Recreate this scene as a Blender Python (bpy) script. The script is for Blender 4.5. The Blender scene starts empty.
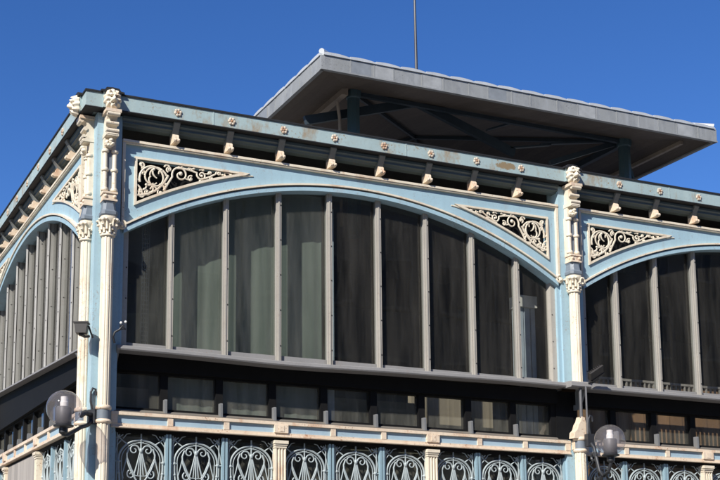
import bpy, bmesh, math, random
from mathutils import Matrix, Vector
R = math.radians
rnd = random.Random(7)
scene = bpy.context.scene
col = scene.collection

# ------------------------------------------------------------------ materials
def new_mat(name):
    m = bpy.data.materials.new(name); m.use_nodes = True
    nt = m.node_tree; nt.nodes.clear()
    out = nt.nodes.new('ShaderNodeOutputMaterial')
    return m, nt, out

def N(nt, typ, **kw):
    n = nt.nodes.new(typ)
    for k, v in kw.items():
        if k.startswith('i_'):
            n.inputs[k[2:].replace('_', ' ')].default_value = v
        else:
            setattr(n, k, v)
    return n

def noise(nt, vec, scale, detail=4, rough=.55, stretch=None):
    src = vec
    if stretch:
        mp = N(nt, 'ShaderNodeMapping'); mp.inputs['Scale'].default_value = stretch
        nt.links.new(vec, mp.inputs['Vector']); src = mp.outputs['Vector']
    n = N(nt, 'ShaderNodeTexNoise'); n.inputs['Scale'].default_value = scale
    n.inputs['Detail'].default_value = detail; n.inputs['Roughness'].default_value = rough
    nt.links.new(src, n.inputs['Vector'])
    return n.outputs['Fac']

def ramp(nt, fac, a, b, va=0., vb=1.):
    r = N(nt, 'ShaderNodeMapRange'); r.inputs['From Min'].default_value = a; r.inputs['From Max'].default_value = b
    r.inputs['To Min'].default_value = va; r.inputs['To Max'].default_value = vb; r.clamp = True
    nt.links.new(fac, r.inputs['Value']); return r.outputs['Result']

def mixc(nt, fac, c1, c2, mode='MIX'):
    m = N(nt, 'ShaderNodeMix', data_type='RGBA', blend_type=mode)
    if isinstance(fac, (int, float)): m.inputs[0].default_value = fac
    else: nt.links.new(fac, m.inputs[0])
    for i, c in ((6, c1), (7, c2)):
        if isinstance(c, (tuple, list)): m.inputs[i].default_value = (*c[:3], 1)
        else: nt.links.new(c, m.inputs[i])
    return m.outputs[2]

def world_pos(nt):
    g = N(nt, 'ShaderNodeNewGeometry'); return g.outputs['Position']

def paint(name, base, rust=(.28, .13, .05), rust_amt=.25, streak=.35, dirt=(.16, .14, .12), dirt_amt=.3,
          rough=.5, bump=.06, metallic=0., scale=1., pale=None, rlo=.6):
    """weathered paint: slow tone drift, vertical run-off streaks, rust blooms, fine grime"""
    m, nt, out = new_mat(name)
    p = world_pos(nt)
    b = N(nt, 'ShaderNodeBsdfPrincipled')
    tone = noise(nt, p, 1.7 * scale, 5)
    c = mixc(nt, ramp(nt, tone, .3, .7), tuple(x * .9 for x in base), tuple(min(1, x * 1.06) for x in base))
    st = noise(nt, p, 9 * scale, 5, .6, (1, 1, .09))
    c = mixc(nt, ramp(nt, st, .5, .78, 0, streak), c, pale if pale else tuple(x * .72 for x in base))
    d = noise(nt, p, 26 * scale, 6, .65)
    c = mixc(nt, ramp(nt, d, .52, .8, 0, dirt_amt), c, dirt)
    r1 = noise(nt, p, 4.3 * scale, 8, .72, (1, 1, .55))
    c = mixc(nt, ramp(nt, r1, rlo, rlo + .14, 0, rust_amt), c, rust)
    ch = N(nt, 'ShaderNodeMath', operation='MULTIPLY'); nt.links.new(ramp(nt, noise(nt, p, 48 * scale, 3, .6), .60, .64), ch.inputs[0]); nt.links.new(ramp(nt, noise(nt, p, 3.1 * scale, 3), .50, .60), ch.inputs[1])
    c = mixc(nt, ramp(nt, ch.outputs[0], 0, 1, 0, min(.9, rust_amt * 1.8)), c, tuple(.6 * x + .4 * y for x, y in zip(rust, dirt)))
    r2 = noise(nt, p, 15 * scale, 5, .62, (1, 1, .07))
    c = mixc(nt, ramp(nt, r2, .63, .76, 0, min(.8, rust_amt * 1.1)), c, tuple(.5 * x + .5 * y for x, y in zip(rust, base)))
    nt.links.new(c, b.inputs['Base Color'])
    b.inputs['Metallic'].default_value = metallic
    nt.links.new(ramp(nt, d, .3, .7, rough - .08, rough + .12), b.inputs['Roughness'])
    bp = N(nt, 'ShaderNodeBump'); bp.inputs['Strength'].default_value = bump; bp.inputs['Distance'].default_value = .02
    nt.links.new(noise(nt, p, 40 * scale, 4), bp.inputs['Height'])
    nt.links.new(bp.outputs['Normal'], b.inputs['Normal'])
    nt.links.new(b.outputs['BSDF'], out.inputs['Surface'])
    return m

def plain(name, base, rough=.6, metallic=0., var=.15, scale=6, spec=.5):
    m, nt, out = new_mat(name)
    p = world_pos(nt); b = N(nt, 'ShaderNodeBsdfPrincipled')
    f = ramp(nt, noise(nt, p, scale, 6, .6), .3, .7)
    c = mixc(nt, f, tuple(x * (1 - var) for x in base), tuple(min(1, x * (1 + var)) for x in base))
    nt.links.new(c, b.inputs['Base Color'])
    b.inputs['Roughness'].default_value = rough; b.inputs['Metallic'].default_value = metallic; b.inputs['Specular IOR Level'].default_value = spec
    nt.links.new(b.outputs['BSDF'], out.inputs['Surface'])
    return m

def schlick(nt, f0=.045, k=.955, e=5):
    lw = N(nt, 'ShaderNodeLayerWeight'); lw.inputs['Blend'].default_value = .5
    pw = N(nt, 'ShaderNodeMath', operation='POWER'); pw.inputs[1].default_value = e; nt.links.new(lw.outputs['Facing'], pw.inputs[0])
    ma = N(nt, 'ShaderNodeMath', operation='MULTIPLY_ADD'); ma.inputs[1].default_value = k; ma.inputs[2].default_value = f0
    nt.links.new(pw.outputs[0], ma.inputs[0]); return ma.outputs[0]

def glass_mat(name, tint=(.42, .46, .46), dirt=.10, dirt_col=(.36, .37, .35), rough=.015):
    m, nt, out = new_mat(name)
    p = world_pos(nt)
    tr = N(nt, 'ShaderNodeBsdfTransparent'); tr.inputs['Color'].default_value = (*tint, 1)
    gl = N(nt, 'ShaderNodeBsdfGlossy'); gl.inputs['Roughness'].default_value = rough
    gl.inputs['Color'].default_value = (.9, .9, .9, 1)
    bp = N(nt, 'ShaderNodeBump'); bp.inputs['Strength'].default_value = .05; bp.inputs['Distance'].default_value = .05
    nt.links.new(noise(nt, p, 1.1, 2), bp.inputs['Height']); nt.links.new(bp.outputs['Normal'], gl.inputs['Normal'])
    fr = schlick(nt)
    mx = N(nt, 'ShaderNodeMixShader')
    nt.links.new(fr, mx.inputs['Fac']); nt.links.new(tr.outputs['BSDF'], mx.inputs[1]); nt.links.new(gl.outputs['BSDF'], mx.inputs[2])
    df = N(nt, 'ShaderNodeBsdfDiffuse'); df.inputs['Color'].default_value = (*dirt_col, 1)
    st = ramp(nt, noise(nt, p, 7, 6, .65, (1, 1, .12)), .35, .75, dirt * .25, dirt * 1.6)
    sp = ramp(nt, noise(nt, p, 34, 3, .5), .71, .78, 0, .12)
    ad = N(nt, 'ShaderNodeMath', operation='MAXIMUM'); nt.links.new(st, ad.inputs[0]); nt.links.new(sp, ad.inputs[1])
    m2 = N(nt, 'ShaderNodeMixShader')
    nt.links.new(ad.outputs[0], m2.inputs['Fac']); nt.links.new(mx.outputs[0], m2.inputs[1]); nt.links.new(df.outputs[0], m2.inputs[2])
    nt.links.new(m2.outputs[0], out.inputs['Surface'])
    return m

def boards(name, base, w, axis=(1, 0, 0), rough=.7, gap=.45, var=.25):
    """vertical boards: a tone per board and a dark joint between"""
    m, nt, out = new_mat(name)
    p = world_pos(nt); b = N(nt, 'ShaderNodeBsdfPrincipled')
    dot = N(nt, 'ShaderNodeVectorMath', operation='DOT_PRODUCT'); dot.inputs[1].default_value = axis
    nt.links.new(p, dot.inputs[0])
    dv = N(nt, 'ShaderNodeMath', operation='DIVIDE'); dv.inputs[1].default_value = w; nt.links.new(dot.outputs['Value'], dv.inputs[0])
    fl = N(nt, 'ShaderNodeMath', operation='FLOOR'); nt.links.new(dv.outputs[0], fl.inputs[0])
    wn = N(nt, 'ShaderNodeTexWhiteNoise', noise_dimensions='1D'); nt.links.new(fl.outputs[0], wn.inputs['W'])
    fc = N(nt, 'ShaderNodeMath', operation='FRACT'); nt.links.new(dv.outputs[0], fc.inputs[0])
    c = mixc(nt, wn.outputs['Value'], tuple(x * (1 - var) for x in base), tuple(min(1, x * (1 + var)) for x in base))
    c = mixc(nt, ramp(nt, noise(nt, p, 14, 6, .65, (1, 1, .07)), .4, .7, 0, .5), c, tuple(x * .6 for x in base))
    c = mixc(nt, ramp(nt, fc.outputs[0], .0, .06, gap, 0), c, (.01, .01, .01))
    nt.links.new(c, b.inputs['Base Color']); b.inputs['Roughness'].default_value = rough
    nt.links.new(b.outputs['BSDF'], out.inputs['Surface'])
    return m

M = {}
M['blue'] = paint('light_blue_paint', (.325, .475, .55), rust_amt=.28, rlo=.57, streak=.32, dirt_amt=.22, rough=.5)
M['gutter'] = paint('gutter_blue_paint', (.345, .445, .45), rust=(.30, .20, .10), rust_amt=.8, streak=.5, pale=(.45, .55, .54), dirt=(.22, .22, .18), dirt_amt=.35, scale=.8, rlo=.53)
def flake(m, c, rad, colr):
    nt = m.node_tree; b = next(n for n in nt.nodes if n.type == 'BSDF_PRINCIPLED'); src = b.inputs['Base Color'].links[0].from_socket
    p = world_pos(nt)
    sub = N(nt, 'ShaderNodeVectorMath', operation='SUBTRACT'); sub.inputs[1].default_value = c; nt.links.new(p, sub.inputs[0])
    mp = N(nt, 'ShaderNodeVectorMath', operation='MULTIPLY'); mp.inputs[1].default_value = (1 / rad[0], 1, 1 / rad[1]); nt.links.new(sub.outputs[0], mp.inputs[0])
    ln = N(nt, 'ShaderNodeVectorMath', operation='LENGTH'); nt.links.new(mp.outputs[0], ln.inputs[0])
    ad = N(nt, 'ShaderNodeMath', operation='ADD'); nt.links.new(ramp(nt, ln.outputs['Value'], .3, 1.2, .35, -.5), ad.inputs[0]); nt.links.new(noise(nt, p, 21, 6, .7), ad.inputs[1])
    nt.links.new(mixc(nt, ramp(nt, ad.outputs[0], .52, .66), src, colr), b.inputs['Base Color'])
flake(M['gutter'], (5.03, -.118, 2.01), (.24, .075), (.25, .19, .11))
M['bandblue'] = paint('band_blue_paint', (.33, .45, .53), rust_amt=.15, streak=.3, pale=(.45, .53, .58), dirt_amt=.15)
M['cornice'] = paint('cornice_blue_paint', (.085, .118, .128), rust_amt=.2, streak=.3, dirt_amt=.3)
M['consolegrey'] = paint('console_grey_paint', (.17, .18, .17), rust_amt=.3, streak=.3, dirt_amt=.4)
M['mullcap_sunlit'] = paint('sunlit_cover_strip', (.45, .445, .43), rust_amt=.1, streak=.3)  # lighter copy of the mullion grey, sunlight put into the left caps
M['mullweb_shade'] = paint('mullion_web_shade_grey', (.26, .255, .235), rust_amt=.1, streak=.4, dirt_amt=.3, rough=.6)  # darker mullion grey, shade of the flanks put into the colour
M['cream'] = paint('cream_paint', (.72, .645, .51), rust=(.45, .25, .13), rust_amt=.5, rlo=.53, streak=.45, pale=(.62, .52, .40), dirt=(.35, .30, .24), dirt_amt=.3, rough=.5)
M['cream_rusty'] = paint('rusty_cream_paint', (.72, .60, .46), rust=(.45, .20, .09), rust_amt=.65, rlo=.52, streak=.45, pale=(.6, .42, .28), dirt_amt=.35)
M['rosettecream'] = paint('faded_rosette_paint', (.55, .47, .37), rust=(.36, .18, .09), rust_amt=.7, rlo=.5, streak=.3, dirt_amt=.4)
M['rustcentre'] = plain('rusted_centre', (.33, .17, .09))
M['slate'] = paint('slate_blue_paint', (.16, .19, .225), rust_amt=.1, streak=.2)
M['mullion'] = paint('grey_metal', (.39, .365, .32), rust_amt=.15, streak=.35, dirt_amt=.3, rough=.55)
M['sillgrey'] = paint('sill_grey_metal', (.26, .255, .25), rust_amt=.2, streak=.3, dirt_amt=.3, rough=.55)
M['bolt_gap_shade'] = plain('dark_bolt_gap_shade', (.05, .045, .04))  # bolt heads, and the mullion strip that stands for gap shade
M['darkframe_shade'] = plain('black_frame_paint_shade', (.008, .008, .0085), rough=.7, spec=.15)  # black frames; the near-black also stands for shade in gaps and recesses
M['ledge'] = paint('ledge_grey', (.16, .145, .125), rust_amt=.5, streak=.3)
M['stub'] = paint('stub_grey', (.17, .175, .18), rust_amt=.15)
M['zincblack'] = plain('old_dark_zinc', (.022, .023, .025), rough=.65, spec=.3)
M['zinc'] = paint('zinc_sheet', (.29, .30, .295), rust=(.19, .20, .21), rust_amt=.5, rlo=.5, streak=.45, pale=(.42, .44, .46), dirt_amt=.15, rough=.5, metallic=.08)
M['zinclight'] = plain('newer_zinc', (.36, .37, .365), rough=.5, metallic=.1)
M['zincblue'] = plain('bluish_zinc', (.24, .26, .275), rough=.5, metallic=.1)
M['zincpale'] = paint('pale_zinc', (.54, .56, .565), rust=(.3, .31, .32), rust_amt=.2, streak=.2, dirt_amt=.15, rough=.4, metallic=.15)
M['grille'] = paint('grille_blue_paint', (.26, .38, .44), rust_amt=.25, streak=.3)
M['grillegrey'] = paint('grille_grey_paint', (.36, .415, .425), rust_amt=.2, streak=.3)
M['glass'] = glass_mat('dusty_glass', tint=(.88, .89, .88), dirt=.035, dirt_col=(.38, .355, .315))
M['glassdusty'] = glass_mat('very_dusty_glass', tint=(.84, .86, .84), dirt=.07, dirt_col=(.40, .40, .36))
M['glasslow'] = glass_mat('lower_glass', tint=(.86, .87, .86), dirt=.11, dirt_col=(.44, .43, .37))
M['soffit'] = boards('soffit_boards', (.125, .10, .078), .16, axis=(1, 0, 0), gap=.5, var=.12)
M['purlin'] = plain('purlin_wood', (.33, .27, .21))
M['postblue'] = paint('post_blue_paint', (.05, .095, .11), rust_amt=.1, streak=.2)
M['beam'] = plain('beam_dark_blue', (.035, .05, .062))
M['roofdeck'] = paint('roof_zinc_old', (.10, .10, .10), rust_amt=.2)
M['curtain'] = paint('curtain_cloth', (.20, .23, .205), rust_amt=0, streak=.5, pale=(.14, .16, .15), dirt_amt=.1, rough=.9)
M['wood'] = boards('brown_slats', (.42, .25, .14), .22, gap=.9, var=.2)
M['tan'] = boards('tan_panel', (.45, .38, .28), .6, gap=.3, var=.12)
M['greyboard'] = boards('grey_weathered_boards', (.36, .33, .30), .19, axis=(0, 1, 0), gap=.5, var=.15)
M['olive'] = plain('olive_panel', (.17, .165, .12), rough=.8)
M['palepost'] = plain('pale_blue_metal', (.45, .52, .58))
M['stone'] = paint('limestone', (.38, .34, .28), rust_amt=.1, streak=.3)
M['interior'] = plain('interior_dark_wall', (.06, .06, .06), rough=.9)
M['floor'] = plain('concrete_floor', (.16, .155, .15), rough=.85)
M['iron'] = plain('dark_iron', (.035, .037, .042), rough=.45, metallic=.3)
M['housing'] = plain('lamp_housing_grey', (.10, .10, .105), rough=.5)
M['lampwhite'] = plain('lamp_white_ceramic', (.82, .80, .74), rough=.4)
M['flood'] = plain('floodlight_grey', (.032, .029, .027), rough=.5)
M['rod'] = plain('rod_metal', (.06, .06, .065), rough=.5, metallic=.4)

def globe_mat():
    m, nt, out = new_mat('smoky_globe')
    tr = N(nt, 'ShaderNodeBsdfTransparent'); tr.inputs['Color'].default_value = (.90, .88, .90, 1)
    gl = N(nt, 'ShaderNodeBsdfGlossy'); gl.inputs['Roughness'].default_value = .05
    df = N(nt, 'ShaderNodeBsdfDiffuse'); df.inputs['Color'].default_value = (.5, .47, .47, 1)
    a = N(nt, 'ShaderNodeMixShader'); a.inputs['Fac'].default_value = .12
    nt.links.new(tr.outputs[0], a.inputs[1]); nt.links.new(df.outputs[0], a.inputs[2])
    b = N(nt, 'ShaderNodeMixShader'); nt.links.new(schlick(nt, .04, .7, 4), b.inputs['Fac'])
    nt.links.new(a.outputs[0], b.inputs[1]); nt.links.new(gl.outputs[0], b.inputs[2])
    nt.links.new(b.outputs[0], out.inputs['Surface'])
    return m
M['globe'] = globe_mat()

def paving_mat():
    m, nt, out = new_mat('paving')
    p = world_pos(nt); b = N(nt, 'ShaderNodeBsdfPrincipled')
    br = N(nt, 'ShaderNodeTexBrick'); br.inputs['Scale'].default_value = 1.6; br.inputs['Mortar Size'].default_value = .012
    br.inputs['Color1'].default_value = (.24, .22, .20, 1); br.inputs['Color2'].default_value = (.18, .17, .16, 1); br.inputs['Mortar'].default_value = (.08, .08, .08, 1)
    nt.links.new(p, br.inputs['Vector'])
    c = mixc(nt, ramp(nt, noise(nt, p, .6, 6), .35, .7, 0, .5), br.outputs['Color'], (.13, .125, .12))
    nt.links.new(c, b.inputs['Base Color']); b.inputs['Roughness'].default_value = .8
    nt.links.new(b.outputs[0], out.inputs['Surface'])
    return m
M['paving'] = paving_mat()

# ------------------------------------------------------------------ mesh builder
class MB:
    def __init__(s): s.v = []; s.f = []; s.m = []
    def add(s, vs, fs, m=0):
        o = len(s.v); s.v += [tuple(v) for v in vs]
        for f in fs: s.f.append([i + o for i in f]); s.m.append(m)
    def box(s, x0, x1, y0, y1, z0, z1, m=0):
        s.add([(x, y, z) for x in (x0, x1) for y in (y0, y1) for z in (z0, z1)],
              [(0, 1, 3, 2), (4, 6, 7, 5), (0, 4, 5, 1), (2, 3, 7, 6), (0, 2, 6, 4), (1, 5, 7, 3)], m)
    def extr(s, pts, d0, d1, plane='xz', m=0):
        def mp(p, d):
            return (p[0], d, p[1]) if plane == 'xz' else (d, p[0], p[1]) if plane == 'yz' else (p[0], p[1], d)
        n = len(pts)
        s.add([mp(p, d0) for p in pts] + [mp(p, d1) for p in pts],
              [tuple(range(n)), tuple(range(2 * n - 1, n - 1, -1))] + [(i, (i + 1) % n, n + (i + 1) % n, n + i) for i in range(n)], m)
    def band(s, inner, outer, y0, y1, closed=False, m=0):
        """strip between two equally long xz polylines, extruded in y"""
        n = len(inner); k = n if closed else n - 1
        vs = [(p[0], y0, p[1]) for p in inner] + [(p[0], y0, p[1]) for p in outer] + [(p[0], y1, p[1]) for p in inner] + [(p[0], y1, p[1]) for p in outer]
        fs = []
        for i in range(k):
            j = (i + 1) % n
            fs += [(i, j, n + j, n + i), (2 * n + i, 3 * n + i, 3 * n + j, 2 * n + j), (i, 2 * n + i, 2 * n + j, j), (n + i, n + j, 3 * n + j, 3 * n + i)]
        if not closed:
            fs += [(0, n, 3 * n, 2 * n), (n - 1, 3 * n - 1, 4 * n - 1, 2 * n - 1)]
        s.add(vs, fs, m)
    def tube(s, pts, r, n=6, m=0, closed=False, flat=1.0):
        pts = [Vector(p) for p in pts]; k = len(pts)
        rs = r if isinstance(r, (list, tuple)) else [r] * k
        vs = []; prev = None
        for i, p in enumerate(pts):
            a = pts[i - 1] if (i or closed) else p; b = pts[(i + 1) % k] if (i < k - 1 or closed) else p
            t = (b - a).normalized() if (b - a).length > 1e-9 else Vector((0, 0, 1))
            ref = Vector((0, 1, 0)) if abs(t.y) < .9 else Vector((1, 0, 0))
            u = t.cross(ref).normalized(); w = t.cross(u).normalized()
            for q in range(n):
                an = 2 * math.pi * (q + .5) / n
                vs.append(p + (u * math.cos(an) + w * math.sin(an) * flat) * rs[i])
        fs = []
        for i in range(k if closed else k - 1):
            j = (i + 1) % k
            fs += [(i * n + q, i * n + (q + 1) % n, j * n + (q + 1) % n, j * n + q) for q in range(n)]
        if not closed: fs += [tuple(range(n)), tuple(range((k - 1) * n, k * n))]
        s.add(vs, fs, m)
    def lathe(s, prof, cx=0, cy=0, n=20, flute=None, m=0):
        vs = []; k = len(prof)
        for r, z in prof:
            for q in range(n):
                a = 2 * math.pi * q / n
                rr = r * (flute(a, z) if flute else 1)
                vs.append((cx + rr * math.cos(a), cy + rr * math.sin(a), z))
        fs = [(i * n + q, i * n + (q + 1) % n, (i + 1) * n + (q + 1) % n, (i + 1) * n + q) for i in range(k - 1) for q in range(n)]
        fs += [tuple(range(n)), tuple(range((k - 1) * n, k * n))]
        s.add(vs, fs, m)
    def ell(s, c, rx, ry, rz, nu=12, nv=8, m=0):
        prof = []; vs = []; fs = []
        for i in range(nv + 1):
            t = math.pi * i / nv
            for q in range(nu):
                a = 2 * math.pi * q / nu
                vs.append((c[0] + rx * math.sin(t) * math.cos(a), c[1] + ry * math.sin(t) * math.sin(a), c[2] + rz * math.cos(t)))
        for i in range(nv):
            for q in range(nu):
                fs.append((i * nu + q, i * nu + (q + 1) % nu, (i + 1) * nu + (q + 1) % nu, (i + 1) * nu + q))
        s.add(vs, fs, m)
    def mesh(s, name, mats, smooth=None, merge=1e-5):
        me = bpy.data.meshes.new(name); me.from_pydata(s.v, [], s.f)
        if not isinstance(mats, (list, tuple)): mats = [mats]
        for m in mats: me.materials.append(m)
        for i, p in enumerate(me.polygons): p.material_index = s.m[i]
        bm = bmesh.new(); bm.from_mesh(me)
        if merge: bmesh.ops.remove_doubles(bm, verts=bm.verts, dist=merge)
        bmesh.ops.dissolve_degenerate(bm, edges=bm.edges, dist=1e-6)
        bmesh.ops.recalc_face_normals(bm, faces=bm.faces)
        bm.to_mesh(me); bm.free()
        if smooth is not None:
            me.polygons.foreach_set('use_smooth', [True] * len(me.polygons)); me.set_sharp_from_angle(angle=R(smooth))
        me.update(); return me

WM = {}
def put(name, data, parent=None, mat=None):
    """link an object with mesh data (or None for an Empty) at a world matrix under a parent"""
    o = bpy.data.objects.new(name, data); col.objects.link(o)
    w = mat if mat is not None else Matrix()
    WM[o] = w
    if parent:
        o.parent = parent; o.matrix_basis = WM[parent].inverted() @ w
    else:
        o.matrix_basis = w
    return o
def T(x, y, z): return Matrix.Translation((x, y, z))
def tag(o, label, cat, group=None, kind=None):
    o['label'] = label; o['category'] = cat
    if group: o['group'] = group
    if kind: o['kind'] = kind
    return o

# ------------------------------------------------------------------ dimensions (one unit = one sixth of a bay)
GZ = -4.88                      # ground
D = .166                        # corner to column axis
E, MOD = .7528, (6 - 2 * .7528) / 7
KX = [E + MOD * k - 3 for k in range(8)]      # module lines in bay coordinates (-3..3)
RI, ZC = 5.32, -3.927           # arch intrados radius and centre height
def arc_z(x, r): return ZC + math.sqrt(r * r - x * x)
def front(b): return T(3 + 6 * b, 0, 0)
def left(b): return T(-D, D + 3 + 6 * b, 0) @ Matrix.Rotation(R(-90), 4, 'Z')
def frontp(b): return T(6 * b, 0, 0)
def leftp(b): return T(-D + .075, D + 6 * b, 0) @ Matrix.Rotation(R(-90), 4, 'Z')

hall = put('market_hall', None, None, T(-D, 0, GZ))
tag(hall, 'light blue and cream iron market hall with arched windows and a raised zinc roof', 'market hall')

# ------------------------------------------------------------------ meshes of repeated parts
def lion_mesh():
    n = 34; vs = []; fs = []; rr = .118
    def g(x, z, cx, cz, sx, sz, h): return h * math.exp(-((x - cx) / sx) ** 2 - ((z - cz) / sz) ** 2)
    for j in range(n + 1):
        for i in range(n + 1):
            u, w = -1 + 2 * i / n, -1 + 2 * j / n
            # square to disc
            x = u * math.sqrt(1 - w * w / 2); z = w * math.sqrt(1 - u * u / 2)
            r = math.hypot(x, z); a = math.atan2(z, x)
            edge = 1 + .07 * math.cos(11 * a)
            h = .62 * math.sqrt(max(0, 1 - r ** 2.2))
            h += .10 * math.exp(-((r - .8) / .17) ** 2) * (1 + math.cos(11 * a + 2.5 * r))       # mane locks
            h += .06 * math.exp(-((r - .6) / .12) ** 2) * math.cos(9 * a + 1)
            h += g(x, z, 0, -.16,   .27, .22, .27) + g(x, z, 0, .02, .12, .3, .16)                # muzzle, nose ridge
            h += g(x, z, -.27, .30, .2, .1, .17) + g(x, z, .27, .30, .2, .1, .17)                # brows
            h -= g(x, z, -.25, .13, .12, .09, .36) + g(x, z, .25, .13, .12, .09, .36)            # eye sockets
            h += g(x, z, -.25, .13, .045, .04, .1) + g(x, z, .25, .13, .045, .04, .1)
            h -= g(x, z, 0, -.42, .24, .075, .5) + g(x, z, 0, -.12, .03, .1, .05)              # mouth
            h += g(x, z, 0, -.57, .2, .09, .16)                                                # chin
            h += g(x, z, -.5, .62, .13, .13, .18) + g(x, z, .5, .62, .13, .13, .18)              # ears
            vs.append((x * rr * edge * .82, -max(0, h) * rr * 1.05, z * rr * edge))
    for j in range(n):
        for i in range(n):
            k = j * (n + 1) + i; fs.append((k, k + 1, k + n + 2, k + n + 1))
    mb = MB(); mb.add(vs, fs)
    return mb.mesh('lion_head', M['cream'], smooth=80)

def rosette_mesh():
    mb = MB()
    for k in range(6):
        a = k * math.pi / 3 + .3
        mb.ell((.034 * math.cos(a), -.008, .034 * math.sin(a)), .021, .014, .021, 8, 5)
    mb.ell((0, -.012, 0), .017, .016, .017, 8, 6, 1)
    mb.extr([(.05 * math.cos(t * math.pi / 8), .05 * math.sin(t * math.pi / 8)) for t in range(16)], 0, -.006)
    return mb.mesh('rosette', [M['rosettecream'], M['rustcentre']], smooth=50)

def console_meshes():
    up = MB()
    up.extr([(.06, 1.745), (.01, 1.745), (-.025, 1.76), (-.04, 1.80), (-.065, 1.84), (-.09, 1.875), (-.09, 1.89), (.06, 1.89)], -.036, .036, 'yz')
    lo = MB()
    for sx in (-.018, .018):
        lo.extr([(.06, 1.665), (-.06, 1.662), (-.085, 1.672), (-.088, 1.69), (-.075, 1.705), (-.05, 1.715), (-.045, 1.75), (-.03, 1.765), (.06, 1.765)], sx - .016, sx + .016, 'yz')
        lo.ell((sx, -.068, 1.684), .0175, .026, .022, 10, 6)
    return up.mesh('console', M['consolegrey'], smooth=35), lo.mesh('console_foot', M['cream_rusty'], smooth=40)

def spiral(cx, cz, r0, a0, turns, sgn, r1=.15, n=26):
    return [(cx + r0 * (1 - (1 - r1) * t) * math.cos(a0 + sgn * turns * 2 * math.pi * t), cz + r0 * (1 - (1 - r1) * t) * math.sin(a0 + sgn * turns * 2 * math.pi * t)) for t in [i / n for i in range(n + 1)]]

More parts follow.
